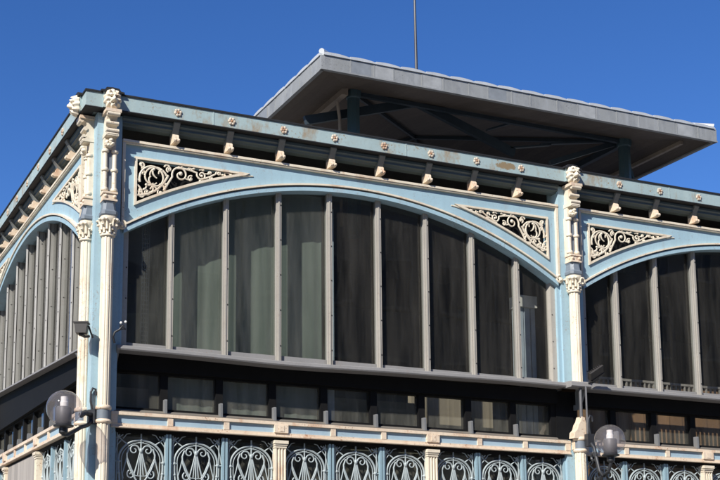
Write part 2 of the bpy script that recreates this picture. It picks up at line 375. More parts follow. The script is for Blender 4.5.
def spandrel_mesh(side):
    """scrollwork filling the triangle between arch and frame; coordinates in bay space, side -1 = left"""
    mb = MB()
    zt, xl, rb = 1.445, -2.67, 5.57
    xt = -math.sqrt(rb ** 2 - (zt - ZC) ** 2)
    n = 24
    hole = [(xl, zt)] + [(xl, arc_z(xl, rb))] + [(xl + (xt - xl) * i / n, arc_z(xl + (xt - xl) * i / n, rb)) for i in range(1, n)] + [(xt, zt)]
    # outer border of the frame
    w = .026; ro = rb - w; xo = xl - w; zo = zt + w; xto = xt + .13
    outer = [(xo, zo), (xo, arc_z(xo, ro))] + [(xo + (xto - xo) * i / n, min(zo - .012 * (1 - i / n) - .002, arc_z(xo + (xto - xo) * i / n, ro))) for i in range(1, n)] + [(xto, zo - .004)]
    y0, y1 = .01, -.022
    mb.band(hole, outer, y0, y1, closed=True)
    Y = -.006
    def st(pts, r0, r1=None):
        r1 = r1 or r0; k = len(pts)
        mb.tube([(x, Y, z) for x, z in pts], [r0 + (r1 - r0) * i / (k - 1) for i in range(k)], 6, flat=.8)
    def top(x): return zt
    def bot(x): return arc_z(x, rb)
    def quad(p, q, c, n=10): return [((1 - t) ** 2 * p[0] + 2 * t * (1 - t) * c[0] + t * t * q[0], (1 - t) ** 2 * p[1] + 2 * t * (1 - t) * c[1] + t * t * q[1]) for t in [i / n for i in range(n + 1)]]
    R0 = .0135
    # great scroll in the corner
    st(spiral(-2.475, 1.25, .17, R(200), 1.15, -1, .25), R0, .010)
    st(spiral(-2.475, 1.25, .155, R(20), .8, 1, .35), R0 * .9, .008)
    st(quad((xl, 1.04), (-2.31, 1.31), (-2.42, 1.06)), R0)
    # running scrolls toward the tip
    cs = [(-2.17, .125), (-1.92, .095), (-1.72, .066), (-1.57, .044), (-1.45, .028)]
    px, pz = -2.36, 1.13
    for i, (cx, r) in enumerate(cs):
        zb, ztp = bot(cx), zt
        cz = (zb + ztp) / 2 + (.012 if i % 2 == 0 else -.006); r = min(r, (ztp - zb) / 2 * .82)
        up = i % 2 == 0
        a0 = R(200) if up else R(160)
        sp = spiral(cx, cz, r, a0, 1.35, -1 if up else 1, .16)
        st(quad((px, pz), sp[0], ((px + sp[0][0]) / 2 - .02, (pz + sp[0][1]) / 2 + (-.03 if up else .03))) + sp[1:], R0 * (1 - .1 * i), R0 * .6)
        mb.ell((sp[-1][0], Y, sp[-1][1]), r * .2 + .004, .014, r * .2 + .004, 8, 6)
        # side tendrils with leaf ends
        for q in (6, 12):
            b = sp[q]; dx, dz = b[0] - cx, b[1] - cz; L = math.hypot(dx, dz)
            e = (b[0] + dx / L * r * .45 + .02, b[1] + dz / L * r * .45)
            if bot(e[0]) + .01 < e[1] < zt - .01:
                st(quad(b, e, (b[0] + dx / L * r * .2 - .015, b[1] + dz / L * r * .4)), R0 * .7, R0 * .4)
                mb.ell((e[0], Y, e[1]), .014 * (1 - .12 * i), .012, .012, 7, 5)
        px, pz = sp[4] if up else sp[5]
    st([(-1.43, 1.43), (-1.36, 1.44), (-1.3, 1.444)], .012, .006)
    # small volutes and leaves in the corner and along the foot
    st(spiral(-2.605, 1.055, .045, R(90), 1.1, 1, .2), R0 * .85, .007)
    st(quad((xl, 1.16), (-2.60, 1.04), (-2.61, 1.13)), R0 * .8)
    st(spiral(-2.47, 1.125, .042, R(180), 1.0, -1, .25), R0 * .8, .006)
    st(spiral(-2.62, 1.39, .04, R(270), 1.0, 1, .25), R0 * .8, .006)
    st(spiral(-2.32, 1.40, .035, R(180), .9, -1, .3), R0 * .8, .006)
    for x, z, r_, a_, sg in [(-2.34, 1.20, .04, 100, 1), (-2.30, 1.38, .035, 250, -1), (-2.05, 1.31, .035, 60, 1), (-2.06, 1.415, .022, 200, -1), (-1.82, 1.405, .022, 220, -1), (-1.80, 1.345, .026, 90, 1), (-2.55, 1.09, .04, 20, -1), (-2.63, 1.10, .03, 200, 1), (-2.40, 1.10, .032, 130, 1), (-1.64, 1.40, .018, 90, 1), (-2.6, 1.30, .03, 300, 1)]:
        st(spiral(x, z, r_, R(a_), 1.1, sg, .25, 14), .010, .007); mb.ell((x, Y, z), .012, .012, .012, 7, 5)
    for x, z, a, l in [(-2.52, 1.28, 60, .09), (-2.5, 1.17, 280, .07), (-2.42, 1.31, 60, .06), (-2.2, 1.42, 20, .05), (-2.12, 1.22, 330, .05), (-1.95, 1.42, 10, .05), (-1.9, 1.31, 200, .04), (-2.44, 1.26, 120, .1), (-2.48, 1.2, 200, .085), (-2.41, 1.2, 320, .08), (-2.56, 1.18, 250, .07),
                       (-2.58, 1.35, 135, .06), (-2.64, 1.22, 180, .03), (-2.25, 1.19, 240, .07), (-2.05, 1.40, 40, .05), (-2.03, 1.27, 300, .06), (-1.82, 1.35, 280, .04)]:
        ex, ez = x + l * math.cos(R(a)), z + l * math.sin(R(a))
        if ez < bot(min(ex, xt)) or ez > zt: continue
        st(quad((x, z), (ex, ez), ((x + ex) / 2 - (ez - z) * .35, (z + ez) / 2 + (ex - x) * .35)), .007, .013)
        mb.ell((ex, Y, ez), .017, .013, .015, 7, 5)
    if side > 0: mb.v = [(-x, y, z) for x, y, z in mb.v]
    return mb.mesh('spandrel_grille', M['cream'], smooth=50)

def arch_panel_mesh():
    mb = MB(); r = 5.385; x0 = 2.81; zt0 = 1.61
    zt, xl, rb = 1.445, -2.67, 5.57
    xt = -math.sqrt(rb ** 2 - (zt - ZC) ** 2)
    xs = sorted(set([-x0, xl] + [xl + (xt - xl) * i / 24 for i in range(25)] + [xt + (0 - xt) * i / 16 for i in range(17)]))
    xs = xs + [-x for x in reversed(xs[:-1])]
    def cell(a, b, za0, zb0, za1, zb1):
        mb.add([(a, 0, za0), (b, 0, zb0), (b, 0, zb1), (a, 0, za1)], [(0, 1, 2, 3)])
    for a, b in zip(xs, xs[1:]):
        m = -abs((a + b) / 2)
        if xl < m < xt:
            cell(a, b, arc_z(a, r), arc_z(b, r), min(arc_z(a, rb), zt), min(arc_z(b, rb), zt)); cell(a, b, zt, zt, zt0, zt0)
        elif m < xl:
            zh = arc_z(xl, rb)
            zi = arc_z(a, r) if abs(a) > abs(b) else arc_z(b, r)
            cell(a, b, arc_z(a, r), arc_z(b, r), zh, zh); cell(a, b, zh, zh, zt, zt); cell(a, b, zt, zt, zt0, zt0)
        else:
            cell(a, b, arc_z(a, r), arc_z(b, r), zt0, zt0)
    me = mb.mesh('arch_panel', M['blue'])
    return me

def column_mesh():
    mb = MB(); cy = -.09
    fl = lambda a, z: 1 - .10 * max(0, math.cos(a * 10)) ** .6 if abs(math.cos(a * 10)) >= 0 and math.cos(a * 10) > 0 else 1
    mb.lathe([(.068, GZ), (.068, -1.49)], 0, cy, 80, fl)
    mb.lathe([(.066, -1.31), (.065, .50)], 0, cy, 80, fl)
    c = MB(); c.lathe([(.068, GZ), (.068, -1.49)], 0, cy, 80, fl); c.lathe([(.066, -.66), (.065, .50)], 0, cy, 80, fl)
    return mb.mesh('column_shaft', M['cream'], smooth=25), c.mesh('column_shaft', M['cream'], smooth=25)

def ring_mesh():
    mb = MB(); cy = -.09
    mb.lathe([(.066, -1.50), (.08, -1.495), (.086, -1.48), (.08, -1.463), (.07, -1.455)], 0, cy, 24)
    mb.lathe([(.071, -1.456), (.071, -1.359)], 0, cy, 24, m=1)
    mb.lathe([(.07, -1.36), (.08, -1.352), (.086, -1.335), (.08, -1.318), (.066, -1.31)], 0, cy, 24)
    mb.box(-.075, .075, -.09, 0, -1.46, -1.35)
    return mb.mesh('collar', [M['cream_rusty'], M['slate']], smooth=40)

def capital_mesh():
    mb = MB(); cy = -.09
    mb.lathe([(.07, .50), (.082, .505), (.082, .522), (.07, .53), (.068, .56), (.075, .62), (.09, .66), (.10, .68), (.10, .695)], 0, cy, 24)
    for tier, (z0, hgt, rad, n, off) in enumerate([(.53, .085, .07, 8, 0), (.565, .11, .075, 8, math.pi / 8)]):
        for k in range(n):
            a = 2 * math.pi * k / n + off; c, s = math.cos(a), math.sin(a)
            pts = []; rs = []
            for t in [i / 7 for i in range(8)]:
                rr = rad + .008 + .03 * t ** 2.2
                zz = z0 + hgt * math.sin(min(t * 1.25, 1.25) * math.pi / 2.2)
                pts.append((c * rr, cy + s * rr, zz)); rs.append(.017 * (1 - .35 * t))
            mb.tube(pts, rs, 6)
            mb.ell(pts[-1], .017, .017, .014, 8, 6)
    for sx in (-1, 1):
        for sy in (-1, 1):
            p0 = Vector((sx * .055, cy + sy * .055, .60)); p1 = Vector((sx * .076, cy + sy * .076, .672))
            mb.tube([p0, (p0 + p1) / 2 + Vector((sx * .004, sy * .004, .01)), p1], [.014, .017, .02], 7)
            mb.ell(p1, .024, .024, .024, 10, 7)
    oct_ = [(sx * .085, cy + sy * .085) for sx, sy in ((1, .55), (.55, 1), (-.55, 1), (-1, .55), (-1, -.55), (-.55, -1), (.55, -1), (1, -.55))]
    mb.extr([(x, y) for x, y in oct_], .694, .716, 'xy')
    return mb.mesh('capital', M['cream'], smooth=55)

def upper_pilaster_meshes():
    blk = MB(); cy = -.09
    def ring(hx, hy, z): return [(-hx, 0, z), (-hx, -hy + .03, z), (-hx + .03, -hy, z), (hx - .03, -hy, z), (hx, -hy + .03, z), (hx, 0, z)]
    secs = [(.075, .165, .716), (.09, .175, .735), (.09, .175, .765), (.075, .16, .785), (.066, .145, .86), (.074, .155, .886)]
    vs = []
    for hx, hy, z in secs: vs += ring(hx, hy, z)
    fs = [(i * 6 + q, i * 6 + (q + 1) % 6, (i + 1) * 6 + (q + 1) % 6, (i + 1) * 6 + q) for i in range(len(secs) - 1) for q in range(6)]
    fs += [tuple(range(6)), tuple(range((len(secs) - 1) * 6, len(secs) * 6))]
    blk.add(vs, fs)
    bm_ = blk.mesh('slate_block', M['slate'])
    base = MB()
    base.box(-.078, .078, -.16, 0, .886, .905); base.box(-.07, .07, -.15, 0, .905, .965); base.box(-.08, .08, -.162, 0, .965, .985)
    for sx in (-.05, .05): base.ell((sx, -.152, .935), .02, .016, .02, 8, 6)
    up = MB()
    up.box(-.03, .03, -.10, 0, .985, 1.47, 1)
    for sx in (-.052, .052):
        up.lathe([(.027, .985), (.025, 1.47)], sx, -.10, 12)
        up.box(sx - .027, sx + .027, -.1, 0, .985, 1.47)
        for z in (1.0, 1.22, 1.43):
            up.lathe([(.027, z), (.038, z + .006), (.042, z + .02), (.038, z + .034), (.027, z + .04)], sx, -.10, 12)
    # leaf cluster under the console
    for k in range(9):
        a = rnd.uniform(-1, 1)
        up.ell((a * .06, -.125 - .025 * (1 - a * a) - rnd.uniform(0, .015), 1.49 + .018 * (k % 5) + rnd.uniform(-.01, .01)), .026, .03, .022, 8, 6)
    up.box(-.065, .065, -.10, 0, 1.47, 1.60)
    # scroll console
    con = MB()
    con.extr([(0, 1.60), (-.17, 1.60), (-.185, 1.62), (-.175, 1.66), (-.14, 1.675), (-.135, 1.71), (-.155, 1.73), (-.165, 1.755), (-.15, 1.785), (-.14, 1.80),
              (-.15, 1.83), (-.19, 1.845), (-.215, 1.865), (-.215, 1.885), (0, 1.885)], -.058, .058, 'yz')
    con.box(-.07, .07, -.18, 0, 1.605, 1.65)
    con.box(-.085, .085, -.222, 0, 1.858, 1.893, 1)
    for z, y in ((1.66, -.17), (1.84, -.20), (1.75, -.155)):
        con.tube([(-.07, y, z), (.07, y, z)], .024, 10)
    return bm_, base.mesh('pilaster_block', M['cream_rusty'], smooth=40), up.mesh('upper_pilaster', [M['cream'], M['slate']], smooth=40), con.mesh('scroll_console', [M['cream'], M['cream_rusty']], smooth=40)

def mullion_mesh(x, wd=.064, z0=-.655, capm='mullion'):
    mb = MB(); zt = arc_z(x, RI) + .03
    h = wd / 2
    # outer cap with two side flanges
    mb.box(x - h, x + h, .036, .050, z0, zt); mb.box(x - h * .3, x + h * .3, .050, .064, z0, zt, 1); mb.box(x - h * .6, x + h * .6, .064, .13, z0, zt, 2)  # middle strip is dark to stand for the shaded gap behind the cap
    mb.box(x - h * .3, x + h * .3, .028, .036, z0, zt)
    z = z0 + .18
    if z0 > -.63:
        zz = z0 + .3
        while zz < zt - .1: mb.ell((x + h * .56, .095, zz), .005, .009, .009, 6, 4, 1); zz += .47
    while z < zt - .1:
        mb.ell((x + h * .65, .035, z), .0085, .006, .0085, 8, 5, 1); z += .41
    return mb.mesh('mullion', [M[capm], M['bolt_gap_shade'], M['mullweb_shade']])

def pane_mesh(x0, x1, z0, zf, y, name='pane', mat='glass'):
    mb = MB(); n = 8 if zf else 1
    xs = [x0 + (x1 - x0) * i / n for i in range(n + 1)]
    poly = [(x0, z0), (x1, z0)] + [(x, (zf(x) if zf else 0)) for x in reversed(xs)]
    mb.extr(poly, y, y + .008)
    return mb.mesh(name, M[mat])

def grille_mesh(w):
    """one module of wrought iron: lyre scroll under a horseshoe arch, spears to the corners"""
    mb = MB(); Y = .045; zt = -1.575; cz = -1.845; hw = w / 2 - .03
    def st(pts, r=.010, r2=None, yo=0):
        k = len(pts); r2 = (r2 or r) * .82; r = r * .82
        mb.tube([(x, Y + yo, z) for x, z in pts], [r + (r2 - r) * i / (k - 1) for i in range(k)], 6, flat=.9)
    # horseshoe band (double line)
    for rr, th in ((.245, .014), (.213, .007)):
        arc = [(rr * math.cos(a), cz + .86 * rr * math.sin(a)) for a in [R(-8 + 196 * i / 36) for i in range(37)]]
        st([(arc[0][0] - .02, cz - .28), (arc[0][0], cz - .1)] + arc + [(arc[-1][0], cz - .1), (arc[-1][0] + .02, cz - .28)], th)
        for sx in (-1, 1): st([(sx * (rr - .025), cz - .27), (sx * rr, -2.5), (sx * rr, -3.5)], th)
    for sx in (-1, 1):
        f = lambda pts: [(sx * x, z) for x, z in pts]
        st(f(spiral(.075, cz + .105, .058, R(180), 1.25, -1, .2)), .012, .007)                     # upper volute
        st(f([(.13, cz + .125), (.155, cz + .06), (.15, cz - .01), (.115, cz - .10), (.07, cz - .18), (.03, cz - .24), (.0, cz - .27)]), .012)   # heart side
        st(f(spiral(.105, cz - .155, .048, R(60), 1.15, -1, .2)), .011, .006)                      # lower volute
        st(f([(.006, cz + .10), (.035, cz - .02), (.075, cz - .17)]), .010)                        # letter strands
        st(f([(.004, cz + .10), (.016, cz - .02), (.03, cz - .16)]), .008)
        st(f([(.155, cz + .03), (.10, cz - .10), (.06, cz - .17)]), .010)
        st(f([(.155, cz + .03), (.175, cz - .06), (.20, cz - .15), (.19, cz - .2)]), .008)
        st(f([(.08, cz - .165), (.0, cz - .17)]), .007)
        st(f([(.215, cz - .02), (hw, cz - .02)]), .008)
        # spears and scrolls in the corners
        st(f([(.16, cz + .17), (.21, cz + .205), (.255, cz + .245)]), .010, .007)
        mb.ell((sx * .252, Y, cz + .243), .018, .012, .018, 7, 5)
        st(f([(.20, cz + .262), (.235, cz + .238), (.262, cz + .19)]), .009, .005)
        st(f([(.235, cz + .265), (.245, cz + .24), (.275, cz + .225)]), .008, .005)
        st(f([(hw, cz + .0), (hw - .015, cz + .09), (.255, cz + .16), (.22, cz + .20)]), .007)
        st(f([(.2, cz + .22), (.16, zt + .0), (.12, zt + .01)]), .007)
        st(f([(hw - .028, zt + .01), (hw - .028, -3.5)]), .008)
        mb.ell((sx * .245, Y, cz - .02), .02, .02, .02, 8, 6); mb.ell((sx * .24, Y, cz - .14), .017, .017, .017, 8, 6)
        st(f(spiral(.14, -2.22, .05, R(90), 1.1, -1, .2)), .010, .006)
        st(f([(.0, -2.12), (.06, -2.25), (.13, -2.4), (.13, -3.0), (.0, -3.3)]), .010)
    st([(0, zt + .01), (0, cz + .0), (0, cz - .25), (0, -3.5)], .010)
    st([(-.03, cz + .185), (.03, cz + .185)], .008)
    mb.ell((0, Y, cz + .10), .022, .02, .03, 8, 6); mb.ell((0, Y, cz + .215), .018, .018, .018, 8, 6)
    for z in (-2.6, -3.2): st([(-w / 2 + .02, z), (w / 2 - .02, z)], .011)
    return mb.mesh('iron_grille', M['grillegrey'], smooth=50)

def bar_mesh():
    mb = MB()
    for sx in (-.018, .018): mb.box(sx - .012, sx + .012, .01, .06, -3.55, -1.56)
    mb.box(-.01, .01, .05, .09, -3.55, -1.56)
    return mb.mesh('grille_post', M['grille'])

def low_pilaster_mesh():
    mb = MB(); w = .062; pts = [(-w, .06), (-w, -.03)]
    for i in range(3):
        c = -.036 + .036 * i
        pts += [(c - .012, -.03), (c - .008, -.018), (c + .008, -.018), (c + .012, -.03)]
    pts += [(w, -.03), (w, .06)]
    mb.extr(pts, -3.6, -1.64, 'xy')
    mb.box(-.068, .068, -.036, .06, -1.64, -1.615); mb.box(-.075, .075, -.045, .06, -1.615, -1.595); mb.box(-.083, .083, -.055, .06, -1.595, -1.56)
    return mb.mesh('pilaster', M['cream'])

ME = {}
ME['lion'] = lion_mesh(); ME['rosette'] = rosette_mesh(); ME['con_up'], ME['con_lo'] = console_meshes()
ME['sp'] = {-1: spandrel_mesh(-1), 1: spandrel_mesh(1)}
ME['panel'] = arch_panel_mesh(); ME['col'], ME['colcut'] = column_mesh(); ME['ring'] = ring_mesh(); ME['cap'] = capital_mesh()
ME['slate'], ME['pblock'], ME['upil'], ME['scon'] = upper_pilaster_meshes()
ME['mull'] = [mullion_mesh(x) for x in KX]
ME['grille'] = grille_mesh(MOD); ME['grille_end'] = ME['grille']
ME['bar'] = bar_mesh(); ME['lpil'] = low_pilaster_mesh()

def bay_static():
    """meshes shared by every bay, bay centre at x = 0"""
    d = {}
    # cream moulding round the arch panel
    mb = MB()
    mb.box(-2.84, 2.84, -.04, .05, 1.618, 1.645); mb.box(-2.84, 2.84, -.03, .05, 1.602, 1.618)
    for sx in (-1, 1):
        mb.box(min(sx * 2.84, sx * 2.808), max(sx * 2.84, sx * 2.808), -.036, .05, .70, 1.602)
        # volute at the foot
        mb.tube([(sx * (2.80 + x), -.03, z) for x, z in spiral(.035, .675, .055, R(90), 1.2, 1 , .2)], [.016] * 27, 7)
        mb.ell((sx * 2.835, -.04, .665), .022, .03, .022, 8, 6)
    d['sun_block'] = []
    for sx in (-1, 1):
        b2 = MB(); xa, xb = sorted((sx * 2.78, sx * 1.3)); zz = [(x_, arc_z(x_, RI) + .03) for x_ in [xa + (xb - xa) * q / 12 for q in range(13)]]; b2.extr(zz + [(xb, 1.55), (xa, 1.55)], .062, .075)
        d['sun_block'].append(b2.mesh('spandrel_sun_block', M['darkframe_shade']))  # added dark sheet, stops sun coming through the spandrel grille
    d['panel_frame'] = mb.mesh('panel_frame', M['cream'], smooth=40)
    # arch mouldings: a cream bead and a blue band, with the soffit behind
    n = 64
    def arcpts(r, x0): return [(-x0 + 2 * x0 * i / n, arc_z(-x0 + 2 * x0 * i / n, r)) for i in range(n + 1)]
    mb = MB(); mb.band(arcpts(5.385, 2.80), arcpts(5.405, 2.80), -.05, .03)
    d['arch_bead'] = mb.mesh('arch_bead', M['cream'], smooth=40)
    mb = MB(); mb.band(arcpts(RI, 2.81), arcpts(5.368, 2.81), -.035, .11); mb.band(arcpts(5.368, 2.80), arcpts(5.40, 2.80), .004, .05)
    d['arch_band'] = mb.mesh('arch_band', M['blue'], smooth=40)
    # jambs
    d['jamb'] = []; d['sill_cheek'] = []; d['frame_stile'] = []
    for sx in (-1, 1):
        mb = MB(); mb.box(min(sx * 2.85, sx * 2.80), max(sx * 2.85, sx * 2.80), .0, .14, -.66, arc_z(2.81, RI) + .05)
        d['jamb'].append(mb.mesh('jamb', M['blue']))
    for sx in (-1, 1):
        mb = MB(); xa, xb = sorted((sx * 2.80, sx * 2.735)); mb.box(xa, xb, .036, .13, -.632, arc_z(2.74, RI) + .02)
        z = -.45
        while z < .5: mb.ell((sx * 2.75, .035, z), .0085, .006, .0085, 8, 5, 1); z += .34
        d['frame_stile'].append(mb.mesh('frame_stile', [M['mullion'], M['bolt_gap_shade']]))
    mb = MB()
    mb.extr([(.14, -.622), (.05, -.622), (.045, -.636), (-.045, -.640), (-.06, -.648), (-.063, -.680), (-.055, -.695), (.14, -.695)], -2.86, 2.86, 'yz')
    mb.box(-2.735, 2.735, .075, .10, -.622, -.585)
    d['sill'] = mb.mesh('sill', M['sillgrey'], smooth=30)
    sg = MB(); n = 40
    prof = [(.14, -.622), (.05, -.622), (.045, -.636), (-.045, -.640), (-.06, -.648), (-.063, -.680), (-.055, -.695), (.14, -.695)]
    for i in range(n):
        xa, xb = -2.86 + 5.72 * i / n, -2.86 + 5.72 * (i + 1) / n
        dz = lambda x: -.026 * math.exp(-((x + .85) / 1.0) ** 2) + .012 * math.exp(-((x - 2.2) / .9) ** 2)
        k = len(prof); vs = [(xa, y, z + dz(xa)) for y, z in prof] + [(xb, y, z + dz(xb)) for y, z in prof]
        fs = [(q, (q + 1) % k, k + (q + 1) % k, k + q) for q in range(k)]
        if i == 0: fs.append(tuple(range(k)))
        if i == n - 1: fs.append(tuple(range(k, 2 * k)))
        sg.add(vs, fs)
    sg.box(-2.735, 2.735, .075, .10, -.655, -.585)
    d['sill_sag'] = sg.mesh('sill', M['sillgrey'], smooth=30)
    # dark transom beam below the sill
    mb = MB(); mb.box(-2.87, 2.87, .15, .32, -.865, -.697); mb.box(-2.87, 2.87, .14, .6, -.64, -.62)
    d['transom'] = mb.mesh('transom', [M['darkframe_shade'], M['stub']])
    # grey cheeks under the ends of the sill
    for sx in (-1, 1):
        mb = MB(); xa, xb = sorted((sx * 2.86, sx * 2.83))
        mb.extr([(-.05, -.696), (.20, -.696), (.20, -.93), (.10, -.93)], xa, xb, 'yz')
        d['sill_cheek'].append(mb.mesh('sill_cheek', M['stub']))
    # lower window bars
    ed = [-2.87] + KX + [2.87]
    mb = MB()
    for x in KX: mb.box(x - .042, x + .042, .20, .30, -1.275, -.865)
    for x in (-2.87, 2.80): mb.box(x, x + .07, .20, .30, -1.275, -.865)
    mb.box(-2.87, 2.87, .195, .305, -1.287, -1.262); mb.box(-2.87, 2.87, .195, .305, -.885, -.865)
    d['low_frame'] = mb.mesh('lower_window_frame', M['darkframe_shade'])
    mb = MB(); mb.extr([(.33, -1.287), (.185, -1.287), (.17, -1.293), (.15, -1.315), (.0, -1.337), (-.03, -1.34), (-.03, -1.352), (.33, -1.352)], -2.87, 2.87, 'yz')
    d['ledge'] = mb.mesh('ledge', M['ledge'])
    mb = MB()
    mb.extr([(.12, -1.316), (.125, -1.175), (.132, -1.162), (.193, -1.162), (.193, -1.28), (.155, -1.312)], -.013, .013, 'yz')
    d['stub'] = mb.mesh('rib', M['stub'])
    # cream band with blue panels
    mb = MB(); z0, z1 = -1.514, -1.350
    mb.box(-2.90, 2.90, -.045, .03, z1 - .036, z1 - .002); mb.box(-2.90, 2.90, -.035, .03, z0 + .008, z0 + .040); mb.box(-2.90, 2.90, -.05, .03, z0 - .006, z0 + .008)
    for i, x in enumerate(KX):
        w = .082 if i in (2, 5) else .03
        mb.box(x - w, x + w, -.038 if i not in (2, 5) else -.052, .03, z0 + .040, z1 - .036)
        if i in (2, 5): mb.box(x - .03, x + .03, -.056, .03, z0 + .052, z1 - .046, 1)
    for sx in (-1, 1):
        xa, xb = sorted((sx * 2.90, sx * 2.83)); mb.box(xa, xb, -.04, .03, z0 + .040, z1 - .036)
    d['band'] = mb.mesh('cream_band', [M['cream_rusty'], M['cream_rusty']])
    mb = MB()
    for a, b in zip(ed, ed[1:]): mb.box(a, b, -.018, .028, z0 + .041, z1 - .037)
    d['bandpanel'] = mb.mesh('blue_panel', M['bandblue'])
    mb = MB(); mb.box(-2.87, 2.87, .02, .30, -1.565, -1.521)
    d['shadow_gap'] = mb.mesh('shadow_gap', M['darkframe_shade'])  # near-black box painted as the shadow gap below the cream band
    # back wall of stone under the grilles
    mb = MB(); mb.box(-2.86, 2.86, -.04, .28, -4.75, -3.6); mb.box(-2.86, 2.86, -.08, .28, -3.6, -3.52); mb.box(-2.86, 2.86, -.09, .28, GZ, -4.75)
    d['plinth'] = mb.mesh('plinth', M['stone'])
    mb = MB(); mb.box(-2.86, 2.86, .15, .16, -3.52, -1.566)
    d['backglass'] = mb.mesh('grille_glazing', M['glasslow'])
    # frieze: back strip above the vent slot
    mb = MB(); mb.extr([(.10, 1.912), (-.045, 1.912), (-.052, 1.90), (-.052, 1.872), (-.035, 1.86), (-.03, 1.85), (-.034, 1.845), (-.034, 1.83), (.0, 1.822), (.01, 1.805), (.10, 1.805)], -2.85, 2.85, 'yz')
    d['cornice'] = mb.mesh('cornice', M['cornice'])
    mb = MB(); mb.box(-2.84, 2.84, .051, .09, 1.61, 1.655)
    d['vent_sill'] = mb.mesh('vent_sill', M['darkframe_shade'])
    # panes
    jam = [-2.735] + KX + [2.735]
    zf = lambda x: arc_z(x, RI) + .02
    d['panes'] = [pane_mesh(a + .02, b - .02, -.60, zf, .10, mat='glassdusty' if i < 4 else 'glass') for i, (a, b) in enumerate(zip(jam, jam[1:]))]
    d['panes_clean'] = [pane_mesh(a + .02, b - .02, -.60, zf, .10) for a, b in zip(jam, jam[1:])]
    d['lpanes'] = [pane_mesh(a + .035, b - .035, -1.265, lambda x: -.875, .25, 'lower_pane', 'glasslow') for a, b in zip(ed, ed[1:])]
    mb = MB(); mb.box(-2.84, 2.84, .0, .06, 1.60, 1.61)
    return d
BS = bay_static()
BOARD = {}

def zl(x): return -.61 + .052 * max(0, 3.166 - x - .5)
LB = {}
def left_window_meshes():
    LB['mull'] = [mullion_mesh(x, .032, zl(x), 'mullcap_sunlit') for x in KX]
    jam = [-2.735] + KX + [2.735]
    LB['panes'] = [pane_mesh(a + .02, b - .02, zl(b) + .02, lambda x: arc_z(x, RI) + .02, .10) for a, b in zip(jam, jam[1:])]
    mb = MB()
    mb.extr([(-2.86, zl(-2.86)), (2.86, zl(2.86)), (2.86, zl(2.86) - .02), (-2.86, zl(-2.86) - .02)], .028, .14)
    mb.extr([(-2.735, zl(-2.735) + .03), (2.735, zl(2.735) + .03), (2.735, zl(2.735) - .01), (-2.735, zl(-2.735) - .01)], .08, .10)
    LB['sill'] = mb.mesh('sill', M['sillgrey'])
    mb = MB(); mb.extr([(-2.87, zl(-2.87) - .021), (2.87, zl(2.87) - .021), (2.87, -.865), (-2.87, -.865)], .145, .32)
    LB['transom'] = mb.mesh('transom', M['darkframe_shade'])
left_window_meshes()

def bay(F, is_left=False, sag=False):
    panel = put('arch_panel', ME['panel'], hall, F)
    sol = panel.modifiers.new('thickness', 'SOLIDIFY'); sol.thickness = .06; sol.offset = -1
    # solidify direction depends on normals; panel normals are forced outward below
    put('panel_frame', BS['panel_frame'], panel, F); put('arch_bead', BS['arch_bead'], panel, F); put('arch_band', BS['arch_band'], panel, F)
    for s in (-1, 1): put('spandrel_grille', ME['sp'][s], panel, F)
    for m in BS['sun_block']: put('spandrel_sun_block', m, panel, F)
    win = put('arched_window', None, hall, F)
    for m in BS['frame_stile']: put('frame_stile', m, win, F)
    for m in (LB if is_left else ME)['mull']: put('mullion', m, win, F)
    for m in (LB['panes'] if is_left else BS['panes' if sag else 'panes_clean']): put('pane', m, win, F)
    put('sill', LB['sill'] if is_left else BS['sill_sag' if sag else 'sill'], win, F); 
    for m in BS['sill_cheek'][:1] if not is_left else BS['sill_cheek'][1:]: put('sill_cheek', m, win, F)
    for m in BS['jamb']: put('jamb', m, win, F)
    low = put('lower_window', BS['low_frame'], hall, F)
    for m in BS['lpanes']: put('pane', m, low, F)
    put('ledge', BS['ledge'], low, F); put('transom', (LB if is_left else BS)['transom'], low, F)
    for x in KX: put('rib', BS['stub'], low, F @ T(x, 0, 0))
    bd = put('cream_band', BS['band'], hall, F); put('blue_panel', BS['bandpanel'], bd, F)
    cor = put('cornice', BS['cornice'], hall, F); put('vent_sill', BS['vent_sill'], cor, F)
    for x in KX:
        J = F @ T(x + rnd.uniform(-.008, .008), rnd.uniform(-.005, .005), .018) @ Matrix.Rotation(R(rnd.uniform(-2.5, 2.5)), 4, 'Z')
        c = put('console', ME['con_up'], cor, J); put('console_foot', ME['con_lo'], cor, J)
    put('shadow_gap', BS['shadow_gap'], hall, F)
    put('plinth', BS['plinth'], hall, F); put('grille_glazing', BS['backglass'], hall, F)
    mids = [(-2.9 + KX[0]) / 2 + .03] + [(a + b) / 2 for a, b in zip(KX, KX[1:])] + [(2.9 + KX[-1]) / 2 - .03]
    for i, x in enumerate(mids):
        if is_left and 3 <= i <= 5: continue
        put('iron_grille', ME['grille'], hall, F @ T(x, 0, 0))
    for i, x in enumerate(KX):
        if i in (2, 5): put('pilaster', ME['lpil'], hall, F @ T(x, 0, 0))
        elif not (is_left and 2 < i < 5): put('grille_post', ME['bar'], hall, F @ T(x, 0, 0))
    for x in (-2.86, 2.86): put('grille_post', ME['bar'], hall, F @ T(x, 0, 0))
    if is_left:
        mb = MB(); mb.box(KX[2] + .06, KX[5] - .06, .0, .05, -3.52, -1.56)
        o = put('board_panel', mb.mesh('board_panel', M['greyboard']), hall, F); o['label'] = 'grey weathered board panel'

for me in (ME['panel'],):
    # every face normal outward (-y) so that the thickness goes inwards
    bm = bmesh.new(); bm.from_mesh(me)
    for f in bm.faces:
        if f.normal.y > 0: f.normal_flip()
    bm.to_mesh(me); bm.free()

bay(front(0), sag=True); bay(front(1)); bay(left(0), True); bay(left(1))

